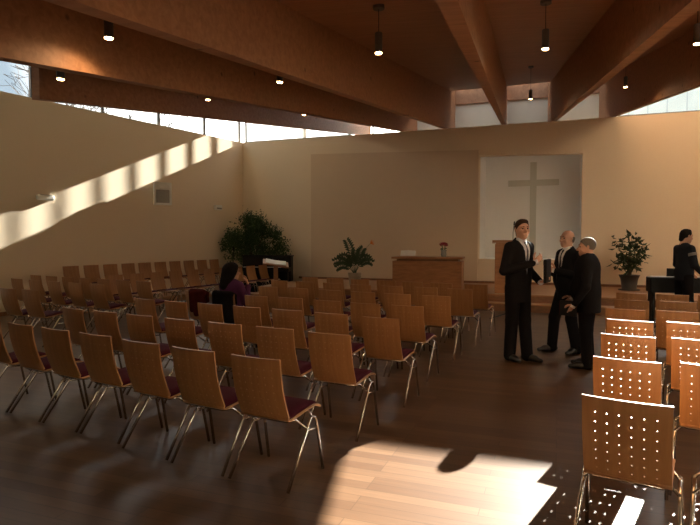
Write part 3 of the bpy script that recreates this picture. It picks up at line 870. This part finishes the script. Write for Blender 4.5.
def nets(prims, lo, hi, h):
    lo = np.array(lo, float); hi = np.array(hi, float)
    n = np.ceil((hi - lo) / h).astype(int) + 1
    ax = [lo[i] + h * np.arange(n[i]) for i in range(3)]
    G = np.stack(np.meshgrid(*ax, indexing='ij'), -1)
    F = field(G, prims)
    S = F < 0
    nx, ny, nz = n
    acc = np.zeros((nx - 1, ny - 1, nz - 1, 3)); cnt = np.zeros((nx - 1, ny - 1, nz - 1))
    cs = [(i, j, k) for i in (0, 1) for j in (0, 1) for k in (0, 1)]
    def sl(c): return tuple(slice(c[i], n[i] - 1 + c[i]) for i in range(3))
    for a in cs:
        for axis in range(3):
            if a[axis]: continue
            b = list(a); b[axis] = 1; b = tuple(b)
            fa, fb = F[sl(a)], F[sl(b)]
            m = (fa < 0) != (fb < 0)
            t = np.where(m, fa / np.where(m, fa - fb, 1), 0)
            q = np.zeros(acc.shape); q[...] = a; q[..., axis] = t
            acc += np.where(m[..., None], q, 0); cnt += m
    act = cnt > 0
    idx = -np.ones(act.shape, int); idx[act] = np.arange(act.sum())
    ijk = np.argwhere(act)
    V = lo + h * (ijk + acc[act] / cnt[act][:, None])
    faces = []
    for axis in range(3):
        u, v = [(1, 2), (2, 0), (0, 1)][axis]
        s0 = [slice(1, n[i] - 1) for i in range(3)]; s0[axis] = slice(0, n[axis] - 1)
        s1 = list(s0); s1[axis] = slice(1, n[axis])
        A, Bm = S[tuple(s0)], S[tuple(s1)]
        e = np.argwhere(A != Bm)
        if not len(e): continue
        fl = A[tuple(e.T)]
        base = e + np.array([0 if i == axis else 1 for i in range(3)])
        def g(du, dv):
            b = base.copy(); b[:, u] -= du; b[:, v] -= dv
            return idx[b[:, 0], b[:, 1], b[:, 2]]
        Q = np.stack([g(1, 1), g(0, 1), g(0, 0), g(1, 0)], 1)
        Q[~fl] = Q[~fl][:, ::-1]
        faces.append(Q)
    return V, np.concatenate(faces) if faces else np.zeros((0, 4), int)
def to_mesh(name, parts):
    Vs = []; Fs = []; o = 0
    for V, F in parts:
        Vs.append(V); Fs.append(F + o); o += len(V)
    V = np.concatenate(Vs); F = np.concatenate(Fs)
    me = bpy.data.meshes.new(name)
    me.from_pydata(V.tolist(), [], F.tolist()); me.update()
    return me
def bounds(prims, pad=.03):
    lo = np.full(3, 9.); hi = np.full(3, -9.)
    for pr in prims:
        if pr[0] == 'seg':
            a, b, ra, rb = pr[1][:4]; r = max(ra, rb)
            lo = np.minimum(lo, np.minimum(a, b) - r); hi = np.maximum(hi, np.maximum(a, b) + r)
        elif pr[0] == 'ell':
            lo = np.minimum(lo, np.array(pr[1][0]) - pr[1][1]); hi = np.maximum(hi, np.array(pr[1][0]) + pr[1][1])
    return lo - pad, hi + pad
def solid(prims, h, pad=.03):
    lo, hi = bounds(prims, pad); return nets(prims, lo, hi, h)

def hand_prims(w, d, n, s, curl):
    """w wrist, d towards fingers, n palm side, s thumb side; curl in degrees per knuckle"""
    w, d, n, s = [np.array(v, float) for v in (w, d, n, s)]
    d /= np.linalg.norm(d); n -= d * (n @ d); n /= np.linalg.norm(n)
    s2 = np.cross(d, n); s = s2 if s2 @ s > 0 else -s2
    pr = [('seg', (w - d * .03, w + d * .02, .026, .027, n, 1.35), .01)]
    for o in (-.027, -.009, .009, .027):
        pr.append(('seg', (w + d * .01 + s * o * .6, w + d * .088 + s * o, .017, .014, n, 1.2), .008))
    lens = [(.034, .021, .018), (.042, .026, .020), (.046, .028, .021), (.042, .025, .020)]
    for o, ls in zip((-.029, -.0095, .0105, .030), lens):
        p = w + d * .088 + s * o; a = R(curl * .5); r = .0098
        for l in ls:
            dd = d * math.cos(a) + n * math.sin(a)
            q = p + dd * l; pr.append(('seg', (p, q, r, r * .93), .004)); p = q; a += R(curl); r *= .93
    p = w + d * .025 + s * .026
    for l, (kd, ks, kn) in zip((.045, .034, .028), ((.55, .75, .25), (.8, .35, .45), (.85, .05, .5))):
        dd = d * kd + s * ks + n * kn; dd /= np.linalg.norm(dd)
        q = p + dd * l; pr.append(('seg', (p, q, .0135, .011), .006)); p = q
    return pr

def head_prims():
    """head centred on the origin, face towards +Y, crown at +.12"""
    return [('ell', ((0, -.012, .028), (.076, .096, .093)), .01),
            ('ell', ((0, .022, -.038), (.060, .070, .078)), .035),
            ('seg', ((0, .066, -.092), (0, .070, -.088), .022, .022), .03),
            ('seg', ((0, .084, .012), (0, .112, -.026), .010, .015), .012),
            ('seg', ((-.014, .096, -.030), (.014, .096, -.030), .010, .010), .012),
            ('seg', ((-.036, .078, .030), (.036, .078, .030), .012, .012), .02),
            ('seg', ((-.040, .066, -.022), (-.04, .064, -.024), .020, .02), .02),
            ('seg', ((.040, .066, -.022), (.04, .064, -.024), .020, .02), .02),
            ('sub', ((-.031, .094, .010), (.016, .016, .010)), .012),
            ('sub', ((.031, .094, .010), (.016, .016, .010)), .012),
            ('seg', ((-.020, .086, -.060), (.020, .086, -.060), .009, .009), .010),
            ('seg', ((-.016, .084, -.070), (.016, .084, -.070), .009, .009), .010),
            ('seg', ((-.078, -.012, .012), (-.076, -.004, -.028), .018, .012, (1, .35, 0), 2.4), .006),
            ('seg', ((.078, -.012, .012), (.076, -.004, -.028), .018, .012, (-1, .35, 0), 2.4), .006)]

def person(label, loc, yaw, Ht, pose, outfit):
    sc = Ht / 1.78
    t = thing('person', label, 'person', (loc[0], loc[1], loc[2] if len(loc) > 2 else 0), yaw)
    S = np.array
    bulk = outfit.get('bulk', 1.0)
    dz = pose.get('dz', 0.0)            # the upper body lowered when seated
    up = lambda p: S(p, float) * sc + S([0, 0, dz])
    lean = pose.get('lean', 0.0)
    def U(x, y, z): return up((x, y + lean * (z - .95), z))
    sh = {1: U(.175, -.01, 1.425), -1: U(-.175, -.01, 1.425)}
    el = {k: up(v) for k, v in pose['elbow'].items()}; wr = {k: up(v) for k, v in pose['wrist'].items()}
    hip = {1: S(pose.get('hipR', (.09, 0, .92))) * sc, -1: S(pose.get('hipL', (-.09, 0, .92))) * sc}
    kn = {k: S(v, float) * sc for k, v in pose['knee'].items()}; an = {k: S(v, float) * sc for k, v in pose['ankle'].items()}
    toe = pose.get('toe', {1: (.12, 1, 0), -1: (-.12, 1, 0)})
    pel = S(pose.get('pelvis', (0, 0, .97))) * sc
    Y = (0, 1, 0)
    # ---- body (one continuous mesh: trunk, limbs, neck; head and hands at finer resolution)
    core = [('seg', (pel, U(0, 0, 1.30), .125 * sc, .125 * sc, Y, 1.4), .03),
            ('seg', (U(-.12, 0, 1.40), U(.12, 0, 1.40), .05 * sc, .05 * sc), .05),
            ('seg', (U(0, -.02, 1.42), U(0, .012, 1.58), .058 * sc, .054 * sc), .04)]
    for k in (1, -1):
        core += [('seg', (sh[k], el[k], .045 * sc, .036 * sc), .03), ('seg', (el[k], wr[k], .036 * sc, .025 * sc), .012),
                 ('seg', (hip[k], kn[k], .072 * sc, .05 * sc), .03), ('seg', (kn[k], an[k], .05 * sc, .036 * sc), .015)]
    parts = [solid(core, .013)]
    HM = Matrix.Translation(Vector(U(0, .022, 1.640))) @ Matrix.Rotation(R(pose.get('head_yaw', 0)), 4, 'Z') @ Matrix.Rotation(R(pose.get('head_pitch', 0)), 4, 'X') @ Matrix.Scale(sc * 1.05, 4)
    HMn = np.array(HM)
    def hx_form(VF):
        V, F = VF
        return V @ HMn[:3, :3].T + HMn[:3, 3], F
    parts.append(hx_form(solid(head_prims() + [('seg', ((0, -.02, -.06), (0, -.035, -.16), .052, .056), .03)], .006, .02)))
    for k in (1, -1):
        h = pose['hand'][k]
        hp = hand_prims(wr[k], h[0], h[1], h[2], h[3])
        parts.append(solid(hp, .0048, .015))
    link_mesh('body', to_mesh('body', parts), M['skin'], t, True)
    # ---- face details
    for s in (-1, 1):
        bm = bmesh.new(); bmesh.ops.create_uvsphere(bm, u_segments=10, v_segments=8, radius=.0105)
        bmesh.ops.transform(bm, matrix=HM @ Matrix.Translation((s * .031, .079, .010)), verts=bm.verts)
        mesh_obj('eye', bm, M['eye'], t, True)
    bm = bmesh.new()
    for s in (-1, 1):
        tube(bm, [HM @ Vector((s * .014, .0915, .030)), HM @ Vector((s * .030, .0905, .035)), HM @ Vector((s * .048, .078, .029))], .0042, 6)
    mesh_obj('eyebrow', bm, outfit.get('brow', M['brow']), t)
    bm = bmesh.new(); tube(bm, [HM @ Vector((-.022, .0905, -.065)), HM @ Vector((0, .0955, -.0635)), HM @ Vector((.022, .0905, -.065))], .0035, 6)
    mesh_obj('mouth', bm, M['lip'], t)
    # ---- hair
    kind = outfit['hair']
    n1 = S([0, .744, -.667])
    if kind == 'short':
        hp = [('ell', ((0, -.016, .034), (.083, .101, .097)), .01), ('cut', (n1, float(n1 @ S([0, .070, .066]))))]
    elif kind == 'full':
        hp = [('ell', ((0, -.015, .033), (.0815, .1005, .0965)), .01), ('seg', ((-.035, .03, .098), (.03, .03, .102), .018, .016), .03),
              ('seg', ((0, -.07, -.02), (0, -.08, -.06), .05, .04), .02), ('cut', (n1, float(n1 @ S([0, .070, .070]))))]
    elif kind == 'bald':
        hp = [('ell', ((0, -.016, .010), (.0795, .0985, .092)), .01), ('cut', (n1, float(n1 @ S([0, .02, .035])))), ('cut', (S([0, 0, 1.]), .035))]
    else:
        hp = [('ell', ((0, -.018, .030), (.096, .110, .106)), .01), ('seg', ((0, -.06, .0), (.0, -.095, -.20), .100, .085), .05),
              ('seg', ((-.05, -.03, -.02), (-.055, -.05, -.16), .05, .04), .04), ('seg', ((.05, -.03, -.02), (.055, -.05, -.16), .05, .04), .04),
              ('cut', (S([0, 1., -.25]), .045))]
    link_mesh('hair', to_mesh('hair', [hx_form(solid(hp, .007, .02))]), outfit['hair_mat'], t, True)
    # ---- trousers, shoes
    tr = [('seg', (pel + S([0, 0, .03]) * sc, pel - S([0, 0, .02]), .150 * sc * bulk, .152 * sc * bulk, Y, 1.32), .03)]
    for k in (1, -1):
        tr += [('seg', (hip[k], kn[k], .102 * sc * (1 + (bulk - 1) * .6), .080 * sc), .03), ('seg', (kn[k], an[k] + S([0, -.005, -.03]), .079 * sc, .072 * sc), .02)]
    link_mesh('trousers', to_mesh('trousers', [solid(tr, .0125)]), outfit['trousers'], t, True)
    for k in (1, -1):
        d = S([toe[k][0], toe[k][1], 0], float); d /= np.linalg.norm(d)
        a = an[k].copy(); g = S([a[0], a[1], 0]); base = pose.get('sole', 0.0)
        sp = [('seg', (g - d * .045 + S([0, 0, .042]), g + d * .10 + S([0, 0, .040]), .044, .046, (0, 0, 1), 1.05), .02),
              ('seg', (g + d * .08 + S([0, 0, .034]), g + d * .185 + S([0, 0, .026]), .044, .030, (0, 0, 1), 1.15), .03),
              ('seg', (g + S([0, 0, .05]), a + S([0, 0, .02]), .045, .040), .03), ('cut', (S([0, 0, -1.]), -.004))]
        link_mesh('shoe', to_mesh('shoe', [solid(sp, .009)]), M['shoe'], t, True)
    # ---- top
    suit = outfit['top'] == 'suit'
    jz = pose.get('hem', .80 if suit else .93)
    b_ = bulk * sc
    belly = outfit.get('belly', 0)
    def torso(e=0.0):
        return [('seg', (U(0, .005, 1.02), U(0, .01, 1.34), (.168 + e) * b_, (.180 + e) * b_, Y, 1.38), .03),
                ('seg', (U(-.125, -.012, 1.405), U(.125, -.012, 1.405), (.066 + e) * sc, (.066 + e) * sc), .07)] + \
               ([('ell', (U(0, .06, 1.08), S([.17 + e, .13 + belly + e, .2 + e]) * sc), .06)] if belly else [])
    shp = torso(-.014) + [('seg', (U(0, -.02, 1.45), U(0, .008, 1.505), .068 * sc, .066 * sc), .03)]
    if suit:
        shp += [('cut', (S([0, 0, -1.]), -float(U(0, 0, .98)[2])))]
        link_mesh('shirt', to_mesh('shirt', [solid(shp, .011)]), outfit['shirt'], t, True)
        # tie follows the shirt front
        zs = [1.49, 1.47, 1.44, 1.38, 1.30, 1.22, 1.14, 1.08, 1.05]; ws = [.020, .021, .014, .018, .022, .027, .031, .030, .004]
        pts = []
        for z in zs:
            ys = np.arange(.0, .34, .002); c0 = U(0, 0, z)
            line = np.stack([np.zeros_like(ys), ys, np.full_like(ys, c0[2])], 1)
            f_ = field(line, shp); ins = np.where(f_ < 0)[0]
            pts.append((ys[ins[-1]] if len(ins) else .1, c0[2]))
        bm = bmesh.new(); rings = []
        for (y_, z_), w_ in zip(pts, ws):
            w_ *= sc
            rings.append([bm.verts.new((-w_, y_ + .001, z_)), bm.verts.new((0, y_ + .013, z_)), bm.verts.new((w_, y_ + .001, z_)), bm.verts.new((0, y_ - .008, z_))])
        for r0, r1 in zip(rings, rings[1:]):
            for q in range(4): bm.faces.new((r0[q], r0[(q + 1) % 4], r1[(q + 1) % 4], r1[q]))
        bm.faces.new(rings[0]); bm.faces.new(rings[-1])
        mesh_obj('tie', bm, outfit['tie'], t)
    jp = torso(0.006) + [('seg', (S([pel[0], pel[1], jz * sc - .06 + (dz if jz > 2 else 0)]), U(0, 0, 1.04), .182 * b_, .172 * b_, Y, 1.32), .05)]
    for k in (1, -1):
        jp += [('seg', (sh[k], el[k], .066 * sc, .056 * sc), .035), ('seg', (el[k], wr[k], .056 * sc, .043 * sc), .015)]
    # collar
    jp += [('seg', (U(0, -.03, 1.45), U(0, -.022, 1.49), .074 * sc, .070 * sc), .03)]
    jp.append(('cut', (S([0, 0, -1.]), -(pose.get('hem_abs', jz * sc)))))
    jp.append(('sub', (U(0, .01, 1.56), S([.060, .066, .075]) * sc), .004))
    if suit:
        jp.append(('vee', (U(0, 0, outfit.get('button', 1.12))[2], U(0, 0, 1.5)[2], .076 * sc)))
    for k in (1, -1):
        ax = wr[k] - el[k]; ax /= np.linalg.norm(ax)
    link_mesh('jacket' if suit else 'sweater', to_mesh('top', [solid(jp, .0115)]), outfit['top_mat'], t, True)
    # shirt cuffs
    if suit:
        for k in (1, -1):
            ax = wr[k] - el[k]; ax /= np.linalg.norm(ax)
            bm = bmesh.new(); tube(bm, [Vector(wr[k] + ax * .0), Vector(wr[k] + ax * .050)], .037 * sc, 12, .034 * sc); mesh_obj('cuff', bm, outfit['shirt'], t, True)
    return t

st = {1: (.115, .01, .50), -1: (-.115, .01, .50)}; sa = {1: (.12, -.02, .09), -1: (-.12, -.02, .09)}
suitA = dict(top='suit', top_mat=M['suit'], trousers=M['suit'], shirt=M['shirt'], tie=M['tie'], hair='full', hair_mat=M['hair_brown'], button=1.08)
Y1 = R(-148)
person('tall man in dark suit and grey tie, turned to the right, hand at chest', (2.15, 7.15), Y1, 1.81,
       dict(elbow={1: (.255, -.0, 1.13), -1: (-.245, -.05, 1.13)}, wrist={1: (.02, .26, 1.235), -1: (-.18, .18, 1.0)},
            hand={1: ((-.75, .25, .55), (-.2, -1, .0), (0, .1, 1), 30), -1: ((.1, 1, .0), (.2, -.1, 1), (-1, 0, .2), 30)},
            knee=st, ankle={1: (.10, -.03, .09), -1: (-.075, .10, .09)}, toe={1: (.2, 1, 0), -1: (-.15, 1, 0)}, head_yaw=-24, head_pitch=2, lean=.05, hem=.74), suitA)
suitB = dict(top='suit', top_mat=M['suit_grey'], trousers=M['suit'], shirt=M['shirt_white'], tie=M['tie_dark'], hair='bald', hair_mat=M['hair_grey'], button=1.02, bulk=1.02, belly=.01)
person('balding man in dark suit with white shirt, hands together, facing left', (2.97, 7.62), R(107), 1.68,
       dict(elbow={1: (.27, .0, 1.12), -1: (-.28, -.0, 1.12)}, wrist={1: (.115, .27, 1.19), -1: (-.06, .25, 1.19)},
            hand={1: ((-.6, .5, .35), (-.5, -.6, 0), (0, 0, 1), 24), -1: ((.55, .6, .25), (.5, -.6, 0), (0, .1, 1), 20)},
            knee={1: (.13, .12, .50), -1: (-.11, .02, .50)}, ankle={1: (.16, .14, .09), -1: (-.13, -.06, .09)}, toe={1: (.15, 1, 0), -1: (-.25, 1, 0)}, head_yaw=4, head_pitch=2, hem=.78), suitB)
suitC = dict(top='suit', top_mat=M['suit'], trousers=M['suit'], shirt=M['shirt_white'], tie=M['tie_dark'], hair='short', hair_mat=M['hair_grey'], button=1.1, bulk=1.27, belly=.03, brow=M['hair_grey'])
person('grey haired man in black suit seen from behind, holding a notebook', (2.86, 6.72), R(62), 1.575,
       dict(elbow={1: (.29, .03, 1.13), -1: (-.305, -.01, 1.12)}, wrist={1: (.24, .20, .93), -1: (-.29, .13, .89)},
            hand={1: ((-.1, .6, -.6), (-.9, .1, .0), (0, 1, .3), 24), -1: ((.15, .4, -.9), (.9, .1, .1), (0, 1, .2), 30)},
            knee=st, ankle=sa, head_yaw=12, head_pitch=-2, hem=.76), suitC)
knit = dict(top='knit', top_mat=M['knit'], trousers=M['suit'], hair='full', hair_mat=M['hair_dark'], bulk=.96)
yg = person('young man in dark sweater with pale sleeve stripe standing at the keyboard', (5.81, 9.72), R(-84), 1.73,
       dict(elbow={1: (.24, .02, 1.13), -1: (-.25, .03, 1.13)}, wrist={1: (.20, .20, .98), -1: (-.20, .22, .98)},
            hand={1: ((-.1, .8, -.35), (-.3, .1, -1), (-1, .2, 0), 18), -1: ((.1, .8, -.35), (.3, .1, -1), (1, .2, 0), 18)},
            knee=st, ankle=sa, head_yaw=0, head_pitch=-8, hem=.86), knit)
sc_ = 1.73 / 1.78
a_ = np.array((.175, -.01, 1.425)) * sc_; e_ = np.array((.24, .02, 1.13)) * sc_
link_mesh('sleeve_stripe', to_mesh('sleeve_stripe', [solid([('seg', (a_ + (e_ - a_) * .22, a_ + (e_ - a_) * .40, .0705 * sc_, .069 * sc_), .01),
          ('cut', (tuple((e_ - a_) / np.linalg.norm(e_ - a_)), float(((e_ - a_) / np.linalg.norm(e_ - a_)) @ (a_ + (e_ - a_) * .42)))),
          ('cut', (tuple(-(e_ - a_) / np.linalg.norm(e_ - a_)), -float(((e_ - a_) / np.linalg.norm(e_ - a_)) @ (a_ + (e_ - a_) * .24))))], .008)]), M['knit_grey'], yg, True)
woman = dict(top='knit', top_mat=M['purple'], trousers=M['suit'], hair='long', hair_mat=M['hair_dark'], bulk=1.02)
wx, wy = rows[3][5]; fa = R(30 + 2.4)
wx += math.sin(fa) * .262 - .07; wy += math.cos(fa) * .262
person('seated woman with long dark hair in plum sweater, seen from behind', (wx, wy), -fa, 1.60,
       dict(dz=-.37, pelvis=(0, .0, .61), hipR=(.09, .02, .60), hipL=(-.09, .02, .60),
            elbow={1: (.24, .07, 1.16), -1: (-.24, .10, 1.13)}, wrist={1: (.10, .25, 1.40), -1: (-.10, .30, 1.06)},
            hand={1: ((-.4, .2, .8), (-.6, -.6, 0), (0, -.8, .4), 25), -1: ((.5, .6, 0), (0, 0, -1), (.6, -.4, 0), 22)},
            knee={1: (.12, .43, .56), -1: (-.12, .43, .56)}, ankle={1: (.12, .42, .09), -1: (-.12, .42, .09)}, head_yaw=-28, head_pitch=-6, hem=.56, hem_abs=.50), woman)

# ------------------------------------------------------------------ carried and draped things
def local_frame(loc, yaw): return Matrix.Translation((*loc, 0)) @ Matrix.Rotation(yaw, 4, 'Z')
LM = local_frame((2.15, 7.15), Y1)
t = thing('document_case', 'black document case held by the tall man under his left hand', 'case', LM @ Vector((-.15, .33, 1.11)), Y1 + R(28))
bm = bmesh.new(); box(bm, (-.15, -.018, -.10), (.15, .018, .19), .008); mesh_obj('case_body', bm, M['black'], t)
bm = bmesh.new(); box(bm, (-.152, -.02, .12), (.152, -.0185, .17)); mesh_obj('case_flap', bm, M['suit_grey'], t)
LM = local_frame((2.86, 6.72), R(62))
t = thing('notebook', 'dark notebook with reddish edge held low by the grey haired man', 'notebook', LM @ Vector((-.225, .19, .71)), R(62) + R(70))
bm = bmesh.new(); box(bm, (-.10, -.012, -.07), (.10, .012, .11), .003); mesh_obj('cover', bm, M['black'], t)
bm = bmesh.new(); box(bm, (.1, -.009, -.065), (.104, .009, .105)); mesh_obj('page_edge', bm, M['coat_red'], t)

def drape(name, label, chair_xy, az, mat, x0, x1, low):
    a = R(az); f = Vector((math.sin(a), math.cos(a)))
    p = Vector(chair_xy) + f * .265
    pr = []
    n = 9
    for i in range(n):
        u = i / (n - 1); x_ = x0 + (x1 - x0) * u
        w_ = .022 + .010 * math.sin(i * 2.3)
        zl = low + .05 * math.sin(i * 1.7)
        pr.append(('seg', ((x_, -.275 + .55 * x_ * x_ - .022, .815), (x_ * 1.05, -.225 + .55 * x_ * x_ - .05 - .012 * math.sin(i * 3.1), zl), w_ + .006, w_ + .012), .03))
        pr.append(('seg', ((x_, -.275 + .55 * x_ * x_ - .01, .83), (x_, -.25 + .55 * x_ * x_ + .03, .80), .026, .020), .03))
        pr.append(('seg', ((x_, -.25 + .55 * x_ * x_ + .03, .80), (x_, -.225 + .55 * x_ * x_ + .03, .66 + .03 * math.sin(i)), .018, .014), .03))
    o = link_mesh(name, to_mesh(name, [solid(pr, .011)]), mat, None, True)
    o.location = (p.x, p.y, 0); o.rotation_euler = (0, 0, -a)
    tag(o, label, 'coat')
drape('coat', 'black coat hung over the chair back behind the seated woman', rows[3][5], 32.4, M['coat_black'], -.15, .16, .38)
drape('jacket', 'dark red jacket hung over the chair left of the seated woman', rows[3][6], 33.6, M['coat_red'], -.02, .20, .56)

# ------------------------------------------------------------------ light, sky, camera
sd = Vector((math.sin(SUN_AZ) * math.cos(SUN_EL), math.cos(SUN_AZ) * math.cos(SUN_EL), math.sin(SUN_EL)))
sl = bpy.data.lights.new('sun', 'SUN'); sl.energy = 38.0; sl.color = (1.0, .94, .82); sl.angle = R(.4)
so = bpy.data.objects.new('sun', sl); COL.objects.link(so); so.rotation_euler = (-sd).to_track_quat('-Z', 'Y').to_euler(); so.location = sd * 40
wd = bpy.data.worlds.new('sky'); SC.world = wd; wd.use_nodes = True
nt = wd.node_tree; bg = nt.nodes['Background']
tc = nt.nodes.new('ShaderNodeTexCoord')
dot = nt.nodes.new('ShaderNodeVectorMath'); dot.operation = 'DOT_PRODUCT'; dot.inputs[1].default_value = sd
nt.links.new(tc.outputs['Generated'], dot.inputs[0])
mr = nt.nodes.new('ShaderNodeMapRange'); mr.inputs['From Min'].default_value = .44; mr.inputs['From Max'].default_value = .92; mr.inputs['To Min'].default_value = 0; mr.inputs['To Max'].default_value = 1
nt.links.new(dot.outputs['Value'], mr.inputs['Value'])
mx = nt.nodes.new('ShaderNodeMix'); mx.data_type = 'RGBA'
mx.inputs[6].default_value = (.31, .385, .45, 1); mx.inputs[7].default_value = (8.0, 7.8, 7.4, 1)
nt.links.new(mr.outputs['Result'], mx.inputs[0]); sp = nt.nodes.new('ShaderNodeSeparateXYZ'); nt.links.new(tc.outputs['Generated'], sp.inputs[0])
mz = nt.nodes.new('ShaderNodeMapRange'); mz.inputs['From Min'].default_value = .50; mz.inputs['From Max'].default_value = .90; mz.inputs['To Max'].default_value = 1.5
nt.links.new(sp.outputs['Z'], mz.inputs['Value'])
ad = nt.nodes.new('ShaderNodeMix'); ad.data_type = 'RGBA'; ad.blend_type = 'ADD'; ad.inputs[0].default_value = 1.0
nt.links.new(mx.outputs[2], ad.inputs[6]); nt.links.new(mz.outputs['Result'], ad.inputs[7]); nt.links.new(ad.outputs[2], bg.inputs['Color'])
bg.inputs['Strength'].default_value = 1.0

cam = bpy.data.cameras.new('camera'); cam.sensor_width = 36; cam.lens = 560 / 700 * 36; cam.clip_end = 400
co = bpy.data.objects.new('camera', cam); COL.objects.link(co)
co.location = (0, 0, H_CAM); co.rotation_euler = (R(90 - 2.4), 0, 0)
SC.camera = co
vs = SC.view_settings
vs.view_transform = 'Standard'; vs.look = 'None'; vs.gamma = 1; vs.use_curve_mapping = False; vs.exposure = 1.0
SC.cycles.max_bounces = 10; SC.cycles.diffuse_bounces = 6; SC.cycles.use_denoising = True
SC.cycles.sample_clamp_indirect = 6.0
